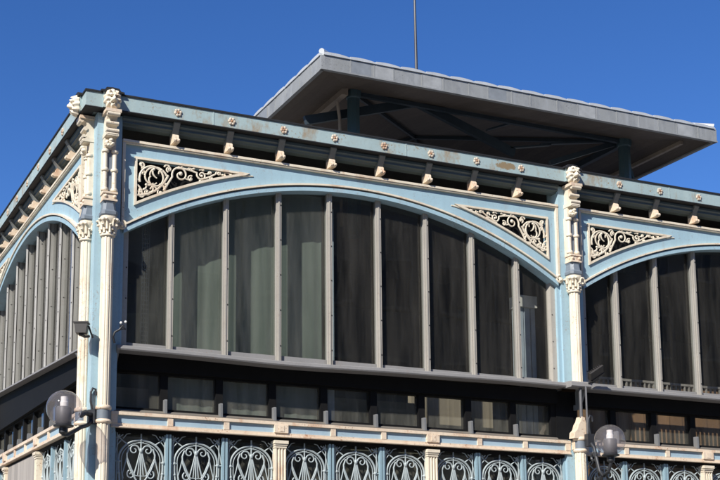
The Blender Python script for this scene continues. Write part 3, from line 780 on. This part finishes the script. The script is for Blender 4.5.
# piers
def pier(P, corner=False, both=False):
    if corner:
        mb = MB()
        mb.extr([(-.128, -.03), (.15, -.03), (.15, .15), (.05, .15), (.05, .316), (-.128, .316)], GZ, 1.90, 'xy')
        core = put('corner_pier', mb.mesh('corner_pier', M['blue']), hall, Matrix())
        places = [frontp(0), leftp(0) @ T(0, .02, 0)]
    else:
        mb = MB(); mb.box(-.15, .15, -.03, .2, GZ, -1.345); mb.box(-.15, .15, -.03, .2, -.645, 1.89)
        core = put('pier', mb.mesh('pier', M['blue']), hall, P); places = [P]
    for Q in places:
        put('column_shaft', ME['col'] if corner else ME['colcut'], core, Q); put('collar', ME['ring'], core, Q); put('capital', ME['cap'], core, Q)
        put('slate_block', ME['slate'], core, Q); put('pilaster_block', ME['pblock'], core, Q)
        put('upper_pilaster', ME['upil'], core, Q); put('scroll_console', ME['scon'], core, Q)
        if not corner:
            mb = MB(); mb.extr([(.0, -.622), (-.15, -.626), (-.165, -.64), (-.168, -.685), (-.155, -.70), (.0, -.70)], -.149, .149, 'yz'); put('sill', mb.mesh('sill', M['sillgrey'], smooth=30), core, Q)
            mb = MB(); mb.box(-.129, .129, .19, .30, -1.34, -.701); put('recess_shade_panel', mb.mesh('recess_shade_panel', M['darkframe_shade']), core, Q)  # near-black panel stands for the shade in the recess under the sill
        # stone foot
        mb = MB(); mb.box(-.13, .13, -.26, -.031, GZ, GZ + .5); put('column_foot', mb.mesh('column_foot', M['stone']), core, Q)
    return core
pier(None, corner=True); pR = pier(frontp(1)); pier(frontp(2)); pier(leftp(1)); pier(leftp(2))
mb = MB(); mb.tube([(.012, -.12, -.70), (.012, -.12, -1.12)], .02, 8); mb.tube([(.06, -.13, -.66), (.06, -.165, -.70), (.062, -.165, -1.31)], .012, 6)
put('downpipe', mb.mesh('downpipe', M['housing'], smooth=40), pR, frontp(1))
mb = MB(); mb.extr([(-.12, -1.33), (.055, -1.33), (.055, -1.14), (.04, -1.07), (.0, -1.06), (-.02, -1.12), (-.05, -1.16), (-.07, -1.22), (-.11, -1.26)], -.15, -.04)
put('pier_haunch', mb.mesh('pier_haunch', M['cream_rusty']), pR, frontp(1))

# gutters: mitred at the corner
XE, YE = 17.83, 18.0
def gutter(is_left):
    prof = [(.118, 2.092), (.118, 1.928), (.02, 1.928), (-.1, 1.928), (-.1, 2.092)]
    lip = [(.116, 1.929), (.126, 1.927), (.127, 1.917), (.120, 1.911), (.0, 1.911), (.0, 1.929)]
    cap = [(.130, 2.091), (.130, 2.110), (-.16, 2.118), (-.16, 2.091)]
    out = []
    for pr in (prof, lip, cap):
        mb = MB(); n = len(pr)
        if not is_left: vs = [(-D - a, -a, z) for a, z in pr] + [(XE + D, -a, z) for a, z in pr]
        else: vs = [(-D - a, -a, z) for a, z in pr] + [(-D - a, YE, z) for a, z in pr]
        mb.add(vs, [tuple(range(n)), tuple(range(n, 2 * n))] + [(i, (i + 1) % n, n + (i + 1) % n, n + i) for i in range(n)])
        out.append(mb)
    g = put('gutter', out[0].mesh('gutter', M['gutter']), hall, Matrix())
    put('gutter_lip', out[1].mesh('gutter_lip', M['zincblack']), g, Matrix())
    put('gutter_cap', out[2].mesh('gutter_cap', M['zincblack']), g, Matrix())
    fb, fp = (left, leftp) if is_left else (front, frontp)
    for b in (0, 1):
        for x in KX:
            put('rosette', ME['rosette'], g, fb(b) @ T(x + rnd.uniform(-.006, .006), -.119, 2.008 + rnd.uniform(-.004, .004)) @ Matrix.Rotation(rnd.uniform(0, 1), 4, 'Y') @ Matrix.Diagonal((.88, .65, .88, 1)))
    for b in (0, 1, 2):
        mb = MB()
        mb.box(-.10, .10, -.138, -.09, 1.93, 2.10)
        mb.extr([(-.13, 2.10), (.13, 2.10), (.13, 2.118), (.09, 2.122), (.07, 2.15), (0, 2.156), (-.07, 2.15), (-.09, 2.122), (-.13, 2.118)], -.16, -.05, m=1)
        put('lion_block', mb.mesh('lion_block', [M['gutter'], M['zincblack']]), g, fp(b) if not is_left else T(-D, D + 6 * b, 0) @ Matrix.Rotation(R(-90), 4, 'Z'))
        put('lion_head', ME['lion'], g, (fp(b) if not is_left else T(-D, D + 6 * b, 0) @ Matrix.Rotation(R(-90), 4, 'Z')) @ T(0, -.14, 2.015))
    # sheet joints
    for b, x in ((0, KX[0] + .42), (0, KX[4] + .3), (1, KX[1] + .16)):
        mb = MB(); mb.box(x - .006, x + .006, -.122, -.1, 1.931, 2.09); put('gutter_joint', mb.mesh('gutter_joint', M['gutter']), g, fb(b))
    return g
gutter(False); gutter(True)

# main roof deck, far walls, floor of the hall (only ever glimpsed through the glass)
mb = MB()
o_ = [(-.06, .1), (XE, .1), (XE, YE), (-.06, YE)]; i_ = [(6.6, 6.7), (11.1, 6.7), (11.1, 11.2), (6.6, 11.2)]
vs = [(x, y, 2.08) for x, y in o_] + [(x, y, 3.95) for x, y in i_] + [(x, y, 2.0) for x, y in o_] + [(x, y, 3.87) for x, y in i_]
mb.add(vs, [(q, (q + 1) % 4, 4 + (q + 1) % 4, 4 + q) for q in range(4)] + [(4, 5, 6, 7)] + [(8 + q, 8 + (q + 1) % 4, 12 + (q + 1) % 4, 12 + q) for q in range(4)] + [(12, 13, 14, 15)] + [(q, (q + 1) % 4, 8 + (q + 1) % 4, 8 + q) for q in range(4)])
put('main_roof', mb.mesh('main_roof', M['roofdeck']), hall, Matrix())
mb = MB(); mb.box(XE, XE + .2, 0, YE, GZ, 2.08); mb.box(-.1, XE, YE, YE + .2, GZ, 2.08)
mb.box(12.15, XE, 0, .2, GZ, 1.9); mb.box(-D, .1, 12.4, YE, GZ, 1.9)
put('wall', mb.mesh('wall', M['stone']), hall, Matrix())
mb = MB(); mb.box(.2, XE - .1, .4, YE - .1, GZ + .004, GZ + .08)
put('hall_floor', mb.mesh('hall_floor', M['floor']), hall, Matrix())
mb = MB(); mb.box(.7, XE - .05, 7.0, 7.1, GZ + .08, 1.95); mb.box(7.6, 7.7, .5, 6.98, GZ + .08, 1.95) if 0 else None
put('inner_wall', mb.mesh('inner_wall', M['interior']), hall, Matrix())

# ------------------------------------------------------------------ raised lantern roof
LX0, LX1, LY0, LY1 = 5.0, 13.32, 5.0, 13.32
ZB, ZT = 5.425, 5.665
cx, cyy = (LX0 + LX1) / 2, (LY0 + LY1) / 2
SL = .235
mb = MB()
ap = (cx, cyy, ZT + SL * (cx - LX0))
cor = [(LX0, LY0), (LX1, LY0), (LX1, LY1), (LX0, LY1)]
mb.add([(x, y, ZT + .03) for x, y in cor] + [(cx, cyy, ZT + .03 + SL * (cx - LX0))], [(0, 1, 4), (1, 2, 4), (2, 3, 4), (3, 0, 4)])
lant = put('lantern_roof', mb.mesh('lantern_roof', M['zincpale']), hall, Matrix())
mb = MB()
c2 = [(LX0, LY0), (LX1, LY0), (LX1, LY1), (LX0, LY1)]
mb.add([(x, y, ZB + .02) for x, y in c2] + [(cx, cyy, ZB + .02 + SL * (cx - LX0))], [(0, 1, 4), (1, 2, 4), (2, 3, 4), (3, 0, 4)])
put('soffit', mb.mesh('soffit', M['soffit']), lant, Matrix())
# fascia: separate zinc sheets round the eave
def mark(k, a0, a1, mb):
    q = len(mb.f); side(k, a0, a1, .03, .0372, ZB + .013, ZT, mb)
    mb.m[q:] = [rnd.choice((1, 2))] * (len(mb.f) - q)
def side(k, a0, a1, d0, d1, z0, z1, mb):
    """box along eave side k (0 front, 1 left, 2 right, 3 back); a along the eave, d outward"""
    if k == 0: mb.box(a0, a1, LY0 - d1, LY0 - d0, z0, z1)
    elif k == 1: mb.box(LX0 - d1, LX0 - d0, a0, a1, z0, z1)
    elif k == 2: mb.box(LX1 + d0, LX1 + d1, a0, a1, z0, z1)
    else: mb.box(a0, a1, LY1 + d0, LY1 + d1, z0, z1)
for k in range(4):
    mb = MB(); a = LX0 if k in (0, 3) else LY0; L = LX1 - LX0; n = 9
    lim = (a - .04, a + L + .04) if k in (0, 3) else (a + .001, a + L - .001)
    side(k, lim[0], lim[1], -.02, .035, ZB, ZT, mb)
    side(k, lim[0] - (.01 if k in (0, 3) else 0), lim[1] + (.01 if k in (0, 3) else 0), -.025, .043, ZB - .012, ZB + .012, mb)
    for i in range(1, n * 2):
        x = a + L * i / (n * 2) + rnd.uniform(-.07, .07)
        side(k, x - .012, x + .012, .035, .040, ZB + .013, ZT, mb)
        if i < n * 2 - 1 and rnd.random() < .6: side(k, x + .012, x + .012 + L / (n * 2) * .8, .03, .0375, ZB + .013, ZT, mb) if rnd.random() < .5 else mark(k, x + .012, x + .012 + L / (n * 2) * .8, mb)
    put('fascia', mb.mesh('fascia', [M['zinc'], M['zinclight'], M['zincblue']]), lant, Matrix())
    # rolled sheet edge with a lump at each standing seam
    mb = MB(); n = 17
    for i in range(n):
        x0 = a + L * i / n; x1 = a + L * (i + 1) / n
        xb = x1 - .012; tp = []
        for j in range(9):
            t = j / 8; tp.append((x0 + (xb - x0) * t, ZT + .032 + .026 * math.sin(math.pi * min(1, .12 + t * .95)) ** .6))
        poly = [(x0, ZT + .004)] + tp + [(xb, ZT + .004)]
        if k in (0, 3): mb.extr(poly, (LY0 - .055) if k == 0 else LY1 - .18, (LY0 + .18) if k == 0 else LY1 + .055, 'xz')
        else: mb.extr(poly, (LX0 - .055) if k == 1 else LX1 - .18, (LX0 + .18) if k == 1 else LX1 + .055, 'yz')
    put('eave_roll', mb.mesh('eave_roll', M['zincpale']), lant, Matrix())
mb = MB()
for (x, y) in cor: mb.tube([(x - .02 * (1 if x < cx else -1), y, ZT + .08), (x + (cx - x) * .15, y + (cyy - y) * .15, ZT + .12 + SL * .15 * 4.15), (cx, cyy, ap[2] + .06)], .05, 8)
put('hip_roll', mb.mesh('hip_roll', M['zincpale'], smooth=50), lant, Matrix())
# posts, beams, braces
IN = 1.17
px = [(LX0 + IN, LY0 + IN), (LX1 - IN, LY0 + IN), (LX1 - IN, LY1 - IN), (LX0 + IN, LY1 - IN)]
zs = ZB + .02 + SL * IN
for x, y in px:
    mb = MB(); mb.lathe([(.12, 3.0), (.115, zs - .17), (.135, zs - .15), (.145, zs - .09), (.145, zs - .01)], x, y, 8)
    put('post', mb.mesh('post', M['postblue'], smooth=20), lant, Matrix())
def beam(p, q, w, h, m='beam', name='beam'):
    mb = MB(); p, q = Vector(p), Vector(q); d = (q - p); L = d.length; d.normalize()
    s_ = d.cross(Vector((0, 0, 1))).normalized() * w / 2; u = s_.cross(d).normalized() * h / 2
    vs = [b + a1 * s_ + a2 * u for b in (p, q) for a1, a2 in ((-1, -1), (1, -1), (1, 1), (-1, 1))]
    mb.add(vs, [(0, 1, 2, 3), (4, 5, 6, 7), (0, 1, 5, 4), (1, 2, 6, 5), (2, 3, 7, 6), (3, 0, 4, 7)])
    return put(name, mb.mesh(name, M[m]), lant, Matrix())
zb = zs - .06
beam((px[0][0], px[0][1], zb), (px[1][0], px[1][1], zb), .07, .07); beam((px[0][0] - .24, px[0][1] - .15, zb - .05), (px[3][0] - .24, px[3][1], zb - .05), .12, .13, 'purlin', 'purlin')
beam((px[1][0], px[1][1] + .13, zb), (px[2][0], px[2][1], zb), .10, .12); beam((px[3][0], px[3][1], zb), (px[2][0], px[2][1], zb), .10, .12)
beam((LX1 - .40, LY0 + .42, ZB + .085), (LX1 - .40, LY1 - .3, ZB + .085), .07, .07, 'purlin', 'purlin')
YB = LY0 + IN + .18                          # lattice bracing of the eave truss, behind the posts
TR = [((5.30, 5.082), (7.584, 5.80), .16), ((7.584, 5.80), (9.687, 5.136), .16), ((12.15, 5.72), (10.508, 5.056), .10), ((12.02, 5.72), (10.314, 5.411), .035), ((9.67, 5.74), (9.094, 5.503), .035), ((10.523, 5.422), (9.6, 5.222), .03)]
for a, b, h in TR:
    beam((a[0], YB, a[1]), (b[0], YB, b[1]), .08, h, name='truss')
for (x, y), (ex, ey) in zip(px, cor):        # hip rafters
    beam((x + (cx - ex) * .03, y + (cyy - ey) * .03, zs - .02), (cx, cyy, ZB + SL * 4.1), .05, .07, name='hip_rafter')
# down strut outside the right post
mb = MB(); q = px[1]
mb.tube([(q[0] + .12, q[1] + .1, zs - .15), (q[0] + .2, q[1] + .12, zb - .45), (q[0] + .34, q[1] + .15, zb - .8), (q[0] + .55, q[1] + .15, zb - 1.3), (q[0] + .85, q[1] + .15, 2.9)], .05, 8)
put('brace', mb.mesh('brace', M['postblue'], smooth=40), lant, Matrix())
mb = MB(); q = px[0]
mb.tube([(q[0] - .2, q[1] + .1, 3.2), (q[0] - .22, q[1] + .1, zb - .5), (q[0] - .32, q[1], zb - .2)], .03, 8)
put('conduit', mb.mesh('conduit', M['purlin'], smooth=40), lant, Matrix())

# ------------------------------------------------------------------ things fixed to or standing by the hall
rod = MB(); rod.tube([(9.08, 8.9, 6.4), (9.08, 8.9, 8.0), (9.06, 8.9, 10.2)], [.04, .032, .02], 8)
tag(put('lightning_rod', rod.mesh('lightning_rod', M['rod'], smooth=40), None, Matrix()), 'thin dark metal rod rising from the zinc roof against the sky', 'lightning rod')

def lamp(G, wallpt, label, style):
    """globe lamp: G globe centre (world), wallpt fixing point"""
    G = Vector(G); W_ = Vector(wallpt)
    t = put('wall_lamp', None, None, Matrix.Translation(W_)); tag(t, label, 'street lamp', 'globe lamps on the market hall piers')
    mb = MB(); mb.ell(G, .181, .181, .181, 40, 26); put('globe', mb.mesh('globe', M['globe'], smooth=80), t, Matrix())
    mb = MB(); zb_ = G.z
    mb.lathe([(.07, zb_ - .175), (.078, zb_ - .16), (.078, zb_ - .0), (.07, zb_ + .012)], G.x, G.y, 20)
    h = put('housing', mb.mesh('housing', M['housing'], smooth=40), t, Matrix())
    mb = MB(); mb.lathe([(.042, zb_ + .01), (.042, zb_ + .06), (.036, zb_ + .065), (.036, zb_ + .115), (.014, zb_ + .12)], G.x, G.y, 16)
    put('bulb_holder', mb.mesh('bulb_holder', M['lampwhite'], smooth=40), h, Matrix())
    mb = MB(); mb.lathe([(.025, zb_ - .27), (.045, zb_ - .25), (.045, zb_ - .205), (.10, zb_ - .19), (.105, zb_ - .178), (.08, zb_ - .165)], G.x, G.y, 24)
    put('gallery', mb.mesh('gallery', M['iron'], smooth=40), t, Matrix())
    d = Vector((G.x - W_.x, G.y - W_.y, 0)); L = d.length; d.normalize()
    def P(a, z): return W_ + d * a + Vector((0, 0, z - W_.z))
    mb = MB()
    zc = G.z - .22
    mb.tube([P(.02, W_.z - .03), P(L * .22, W_.z - .10), P(L * .42, zc - (.13 if style else -.06)), P(L * .66, zc - (.19 if style else .0)), P(L * .88, zc - (.14 if style else .05)), P(L, zc - .05), P(L, zc + .0)], [.024, .022, .022, .022, .021, .02, .02], 8)
    if style:
        pts = [P(L * .5 + .12 * (1 - .8 * k / 22) * math.cos(k * .36 + 2.2), zc - .30 + .12 * (1 - .8 * k / 22) * math.sin(k * .36 + 2.2)) for k in range(23)]
        mb.tube(pts, [.02 - .0004 * k for k in range(23)], 7)
        pts = [P(L * .16 + .075 * (1 - .8 * k / 18) * math.cos(-k * .4 + .6), W_.z - .20 + .075 * (1 - .8 * k / 18) * math.sin(-k * .4 + .6)) for k in range(19)]
        mb.tube(pts, .016, 7)
        mb.tube([P(.0, zc - .42), P(L * .25, zc - .36), P(L * .5, zc - .19)], .02, 7)
        for a, z in ((.3, -.33), (.42, -.42), (.62, -.38), (.7, -.26), (.2, -.38)): mb.ell(P(L * a, zc + z), .035, .035, .028, 8, 6)
    else:
        mb.tube([P(L * .05, W_.z + .02), P(L * .3, W_.z + .03), P(L * .45, W_.z - .01)], .03, 8)
    put('arm', mb.mesh('arm', M['iron'], smooth=50), t, Matrix())
    mb = MB(); e = Vector((-d.y, d.x, 0))
    for s0, s1, q0, q1 in ((-.05, .05, -.075, .075),):
        c = [W_ + e * s0 + Vector((0, 0, q0)), W_ + e * s1 + Vector((0, 0, q0)), W_ + e * s1 + Vector((0, 0, q1)), W_ + e * s0 + Vector((0, 0, q1))]
        mb.add([p - d * .03 for p in c] + [p + d * .05 for p in c], [(0, 1, 2, 3), (4, 5, 6, 7), (0, 1, 5, 4), (1, 2, 6, 5), (2, 3, 7, 6), (3, 0, 4, 7)])
    put('bracket', mb.mesh('bracket', M['iron']), t, Matrix())
    mb = MB(); a = W_ + d * .03
    mb.tube([a + Vector((0, 0, .06)), a + Vector((-.02, 0, .16)), a + Vector((-.02, 0, .26)), a + Vector((.0, 0, .30)), a + Vector((.03, 0, .29)), a + Vector((.035, 0, .23))], .012, 7)
    put('cable', mb.mesh('cable', M['iron'], smooth=60), t, Matrix())
    return t
lamp((-.468, -.31, -1.398), (-.085, -.04, -1.43), 'globe lamp hanging left of the blue corner pier, where both facades meet', False)
lamp((6.0, -.651, -1.408), (6.05, -.21, -1.36), 'globe lamp on scrolled iron arm at the pier between two arched windows', True)

def floodlight(Mx, label, flat):
    t = put('floodlight', None, None, Mx); tag(t, label, 'floodlight', 'floodlights at sill level')
    mb = MB()
    if not flat:
        mb.extr([(-.062, -.075), (.062, -.075), (.078, .045), (-.078, .045)], -.07, .06, 'xz')
        mb.box(-.09, .09, -.08, .065, .046, .064); mb.box(-.03, .03, -.03, .03, -.10, -.076)
        for k in range(4): mb.box(-.05 + .03 * k, -.042 + .03 * k, .061, .08, -.06, .04)
    else:
        mb.box(-.115, .115, -.012, .012, -.012, .1); mb.box(-.12, .12, -.02, .02, -.03, -.012)
        for k in range(7): mb.box(-.1 + .032 * k, -.092 + .032 * k, .012, .05, -.01, .09)
    put('lamp_body', mb.mesh('lamp_body', M['flood']), t, Mx)
    mb = MB()
    if not flat: mb.tube([(.085, 0, .02), (.10, .02, -.03), (.11, .06, -.07), (.12, .10, -.10)], .012, 6); mb.tube([(0, 0, -.09), (.03, .05, -.10), (.07, .12, -.08)], .018, 6)
    else: mb.tube([(-.1, .0, -.02), (-.14, .02, -.06), (-.16, .06, -.10)], .014, 6); mb.box(-.06, .06, .01, .05, -.09, -.03)
    put('mount', mb.mesh('mount', M['iron']), t, Mx)
floodlight(T(-.265, -.13, -.515) @ Matrix.Scale(.86, 4) @ Matrix.Rotation(R(-25), 4, 'Z'), 'boxy grey floodlight pointing down beside the cream column at the hall corner', False)
floodlight(T(6.20, -.20, -.55) @ Matrix.Rotation(R(-32), 4, 'Y') @ Matrix.Rotation(R(35), 4, 'X'), 'slim tilted floodlight on the sill right of the middle pier', True)

s = put('twin_sensor', None, None, T(.10, -.05, -.6)); tag(s, 'tiny twin headed sensor on a bent wire stalk at the first window sill corner', 'sensor')
mb = MB(); mb.tube([(.10, -.1, -.64), (.075, -.12, -.58), (.09, -.13, -.53), (.14, -.14, -.50), (.175, -.14, -.45)], .012, 7); mb.tube([(.14, -.14, -.50), (.20, -.14, -.48)], .009, 6); mb.box(.14, .19, -.15, -.13, -.475, -.45)
put('stalk', mb.mesh('stalk', M['iron'], smooth=50), s, Matrix())
for x, z in ((.150, -.43), (.20, -.415)):
    mb = MB(); mb.ell((x, -.15, z), .0145, .0145, .0145, 10, 7); put('sensor_head', mb.mesh('sensor_head', M['lampwhite'], smooth=80), s, Matrix())

# ------------------------------------------------------------------ inside the hall
def curtain(x0, x1, y, z0, z1, label, m='curtain', amp=.0035, seed=1):
    r_ = random.Random(seed); mb = MB(); n = int((x1 - x0) * 60); ph = [r_.uniform(0, 6) for _ in range(4)]
    pts = []
    for i in range(n + 1):
        x = x0 + (x1 - x0) * i / n
        pts.append((x, y + amp * (math.sin(x * 31 + ph[0]) + .6 * math.sin(x * 53 + ph[1]) + .5 * math.sin(x * 13 + ph[2]))))
    vs = [(x, yy, z0) for x, yy in pts] + [(x, yy, z1) for x, yy in pts] + [(x, yy + .006, z0) for x, yy in pts] + [(x, yy + .006, z1) for x, yy in pts]
    k = n + 1
    fs = [(i, i + 1, k + i + 1, k + i) for i in range(n)] + [(2 * k + i, 2 * k + i + 1, 3 * k + i + 1, 3 * k + i) for i in range(n)]
    mb.add(vs, fs)
    return tag(put('curtain', mb.mesh('curtain', M[m], smooth=70), None, Matrix()), label, 'curtain')
curtain(.80, 2.70, .30, -1.36, 1.42, 'grey green pleated curtain behind the left panes of the large arched window')
mb = MB(); mb.box(.30, .70, .60, .64, GZ + .09, -.98)
tag(put('interior_board', mb.mesh('interior_board', M['greyboard']), None, Matrix()), 'low grey board behind the first lower pane next to the corner pier', 'board')
mb = MB(); mb.box(2.95, 4.1, .52, .56, GZ + .09, -.93)
tag(put('dark_counter', mb.mesh('dark_counter', M['olive']), None, Matrix()), 'olive grey counter front behind the middle lower panes', 'counter')
mb = MB()
mb.box(2.78, 2.86, .30, .38, GZ + .09, 1.3)
tag(put('interior_pole', mb.mesh('interior_pole', M['palepost']), None, Matrix()), 'narrow pale pole behind the fifth pane of the large arched window', 'pole')
cab = put('interior_cabinet', None, None, T(5.6, .5, GZ + .09)); tag(cab, 'tall pale blue cabinet with cream head box behind the big window\'s last pane', 'cabinet')
mb = MB(); mb.box(5.50, 5.56, .38, .5, GZ + .09, .38); mb.box(5.575, 5.66, .38, .5, GZ + .09, .38); mb.box(5.68, 5.74, .38, .5, GZ + .09, .38); mb.box(5.49, 5.75, .46, .52, GZ + .09, .38)
put('cabinet_body', mb.mesh('cabinet_body', M['palepost']), cab, Matrix())
mb = MB(); mb.box(5.47, 5.75, .34, .54, .382, .53); put('head_box', mb.mesh('head_box', M['lampwhite']), cab, Matrix())
# lattice post behind the first pane
lp = MB()
for k in range(30):
    z = -.6 + .05 * k
    lp.box(.50, .585, .30, .306, z, z + .012)
for x in (.50, .528, .556, .58): lp.box(x, x + .008, .292, .30, -.75, .9)
tag(put('lattice_post', lp.mesh('lattice_post', M['stub']), None, Matrix()), 'thin pale lattice strip standing behind the leftmost pane of the large window', 'lattice')
mb = MB(); mb.box(6.55, 11.3, 1.0, 1.08, GZ + .09, -.35)
tag(put('wood_partition', mb.mesh('wood_partition', M['wood']), None, Matrix()), 'brown slatted wooden partition behind the lower windows of the right bay', 'partition')
mb = MB(); mb.box(4.25, 5.45, .95, 1.03, GZ + .09, -.55)
tag(put('tan_partition', mb.mesh('tan_partition', M['tan']), None, Matrix()), 'tan panel wall behind the lower windows left of the middle pier', 'partition')
mb = MB()
mb.box(6.4, 11.5, .60, .63, -.40, -.37)
x = 6.42
while x < 11.5: mb.box(x, x + .02, .605, .625, -.75, -.40); x += .075
tag(put('balustrade', mb.mesh('balustrade', M['greyboard']), None, Matrix()), 'low baluster railing behind the panes of the right arched window', 'railing')

# ------------------------------------------------------------------ houses across the street: off frame, but mirrored in the panes
def house(name_label, w, d, h, Mx, wallm, storeys):
    t = put('town_house', None, None, Mx); tag(t, name_label, 'house', 'houses across the square')
    mb = MB(); mb.box(-w / 2, w / 2, 0, d, 0, h); mb.box(-w / 2 - .1, w / 2 + .1, -.25, d, h, h + .25)
    put('wall', mb.mesh('wall', wallm), t, Mx)
    mb = MB(); mb.extr([(-.3, h + .25), (d / 2, h + 3.2), (d, h + .25)], -w / 2, w / 2, 'yz'); put('roof', mb.mesh('roof', M['roofdeck']), t, Mx)
    n = max(2, int(w / 2.2)); fm, pm = MB(), MB()
    fm.box(-.62, .62, -.08, .05, -.12, .0); fm.box(-.62, .62, -.06, .05, 1.7, 1.82); fm.box(-.62, -.52, -.06, .05, 0, 1.7); fm.box(.52, .62, -.06, .05, 0, 1.7); fm.box(-.03, .03, -.04, .05, 0, 1.7)
    pm.box(-.52, .52, -.012, .04, 0, 1.7)
    f_, p_ = fm.mesh('window', M['stone']), pm.mesh('pane', M['darkpane'])
    for st in range(storeys):
        for i in range(n):
            W_ = Mx @ T(-w / 2 + w * (i + .5) / n, 0, 1.1 + st * (h - .4) / storeys)
            o = put('window', f_, t, W_); put('pane', p_, o, W_)
M['darkpane'] = plain('dark_pane', (.05, .05, .05), rough=.2)
M['render1'] = paint('ochre_render', (.25, .20, .145), rust_amt=.1); M['render2'] = paint('grey_render', (.20, .185, .165), rust_amt=.1); M['render3'] = paint('pale_render', (.27, .245, .205), rust_amt=.1)
RZ = Matrix.Rotation(math.pi, 4, 'Z')
for i, (x, w_, h, mk, lab) in enumerate([(-24, 13, 13, 'render2', 'grey rendered house with slate roof facing the market hall front'), (-10, 14.8, 15, 'render1', 'ochre rendered house with slate roof facing the market hall front'),
        (5, 14.8, 13.5, 'render3', 'pale rendered house with slate roof facing the market hall front'), (20, 14.8, 15.5, 'render2', 'taller grey house with slate roof facing the market hall front'), (35, 14.8, 14, 'render1', 'ochre house with slate roof at the far right across the square')]):
    house(lab, w_, 9, h + 4, T(x, -27, GZ) @ RZ, M[mk], 5)
RL = Matrix.Rotation(R(90), 4, 'Z')
for y, w_, h, mk, lab in [(2, 14.8, 14, 'render3', 'pale rendered house facing the left side of the market hall'), (17, 14.8, 15.5, 'render1', 'ochre rendered house facing the left side of the market hall'), (32, 14.8, 13.5, 'render2', 'grey rendered house facing the left side of the market hall')]:
    house(lab, w_, 9, h + 3, T(-24, y, GZ) @ RL, M[mk], 5)

# ------------------------------------------------------------------ ground, light, sky, camera
mb = MB(); mb.add([(-400, -400, GZ), (400, -400, GZ), (400, 400, GZ), (-400, 400, GZ)], [(0, 1, 2, 3)])
g = put('ground', mb.mesh('ground', M['paving']), None, Matrix()); g['kind'] = 'structure'; g['label'] = 'grey paved square around the market hall'

SUN_PHI, SUN_EL = R(55), R(38)          # azimuth from the facade normal toward -x, elevation
trav = Vector((math.sin(SUN_PHI) * math.cos(SUN_EL), math.cos(SUN_PHI) * math.cos(SUN_EL), -math.sin(SUN_EL)))
sun = bpy.data.lights.new('sun', 'SUN'); sun.energy = 5.0; sun.angle = R(.5); sun.color = (1, .95, .87)
so = bpy.data.objects.new('sun', sun); col.objects.link(so); so.rotation_euler = trav.to_track_quat('-Z', 'Y').to_euler(); so.location = (-20, -20, 20)
w = bpy.data.worlds.new('World'); scene.world = w; w.use_nodes = True
nt = w.node_tree; nt.nodes.clear()
sky = nt.nodes.new('ShaderNodeTexSky'); sky.sky_type = 'NISHITA'; sky.sun_disc = False
sky.sun_elevation = SUN_EL; sky.sun_rotation = math.atan2(-trav.x, -trav.y)
sky.altitude = 1500; sky.air_density = 1.0; sky.dust_density = 0.0; sky.ozone_density = 5.0
bg = nt.nodes.new('ShaderNodeBackground'); bg.inputs['Strength'].default_value = .105
wo = nt.nodes.new('ShaderNodeOutputWorld')
hs = nt.nodes.new('ShaderNodeHueSaturation'); hs.inputs['Saturation'].default_value = 1.20; hs.inputs['Hue'].default_value = .511
nt.links.new(sky.outputs[0], hs.inputs['Color']); nt.links.new(hs.outputs[0], bg.inputs['Color']); nt.links.new(bg.outputs[0], wo.inputs['Surface'])

CAM = (-3.295761599582032, -12.153764790991072, -3.276744930675649)
yaw, pitch, roll = 0.3858977561484621, 0.15907104221258045, 0.006088528436760986
F_, PX, PY = 1211.0427531208422, 360 - 113.18346, 240 + 164.0653557
f = Vector((math.sin(yaw) * math.cos(pitch), math.cos(yaw) * math.cos(pitch), math.sin(pitch)))
r0 = Vector((math.cos(yaw), -math.sin(yaw), 0)); u0 = r0.cross(f)
rt = math.cos(roll) * r0 + math.sin(roll) * u0; up = math.cos(roll) * u0 - math.sin(roll) * r0
cam = bpy.data.cameras.new('camera'); co = bpy.data.objects.new('camera', cam); col.objects.link(co)
co.matrix_world = Matrix(((rt.x, up.x, -f.x, CAM[0]), (rt.y, up.y, -f.y, CAM[1]), (rt.z, up.z, -f.z, CAM[2]), (0, 0, 0, 1)))
cam.sensor_fit = 'HORIZONTAL'; cam.sensor_width = 36; cam.lens = F_ / 720 * 36
cam.shift_x = (360 - PX) / 720; cam.shift_y = (PY - 240) / 720
cam.clip_start = .1; cam.clip_end = 2000
scene.camera = co
vs_ = scene.view_settings
vs_.view_transform = 'Standard'; vs_.look = 'None'; vs_.gamma = 1; vs_.exposure = .5; vs_.use_curve_mapping = False
scene.cycles.max_bounces = 10; scene.cycles.transparent_max_bounces = 24
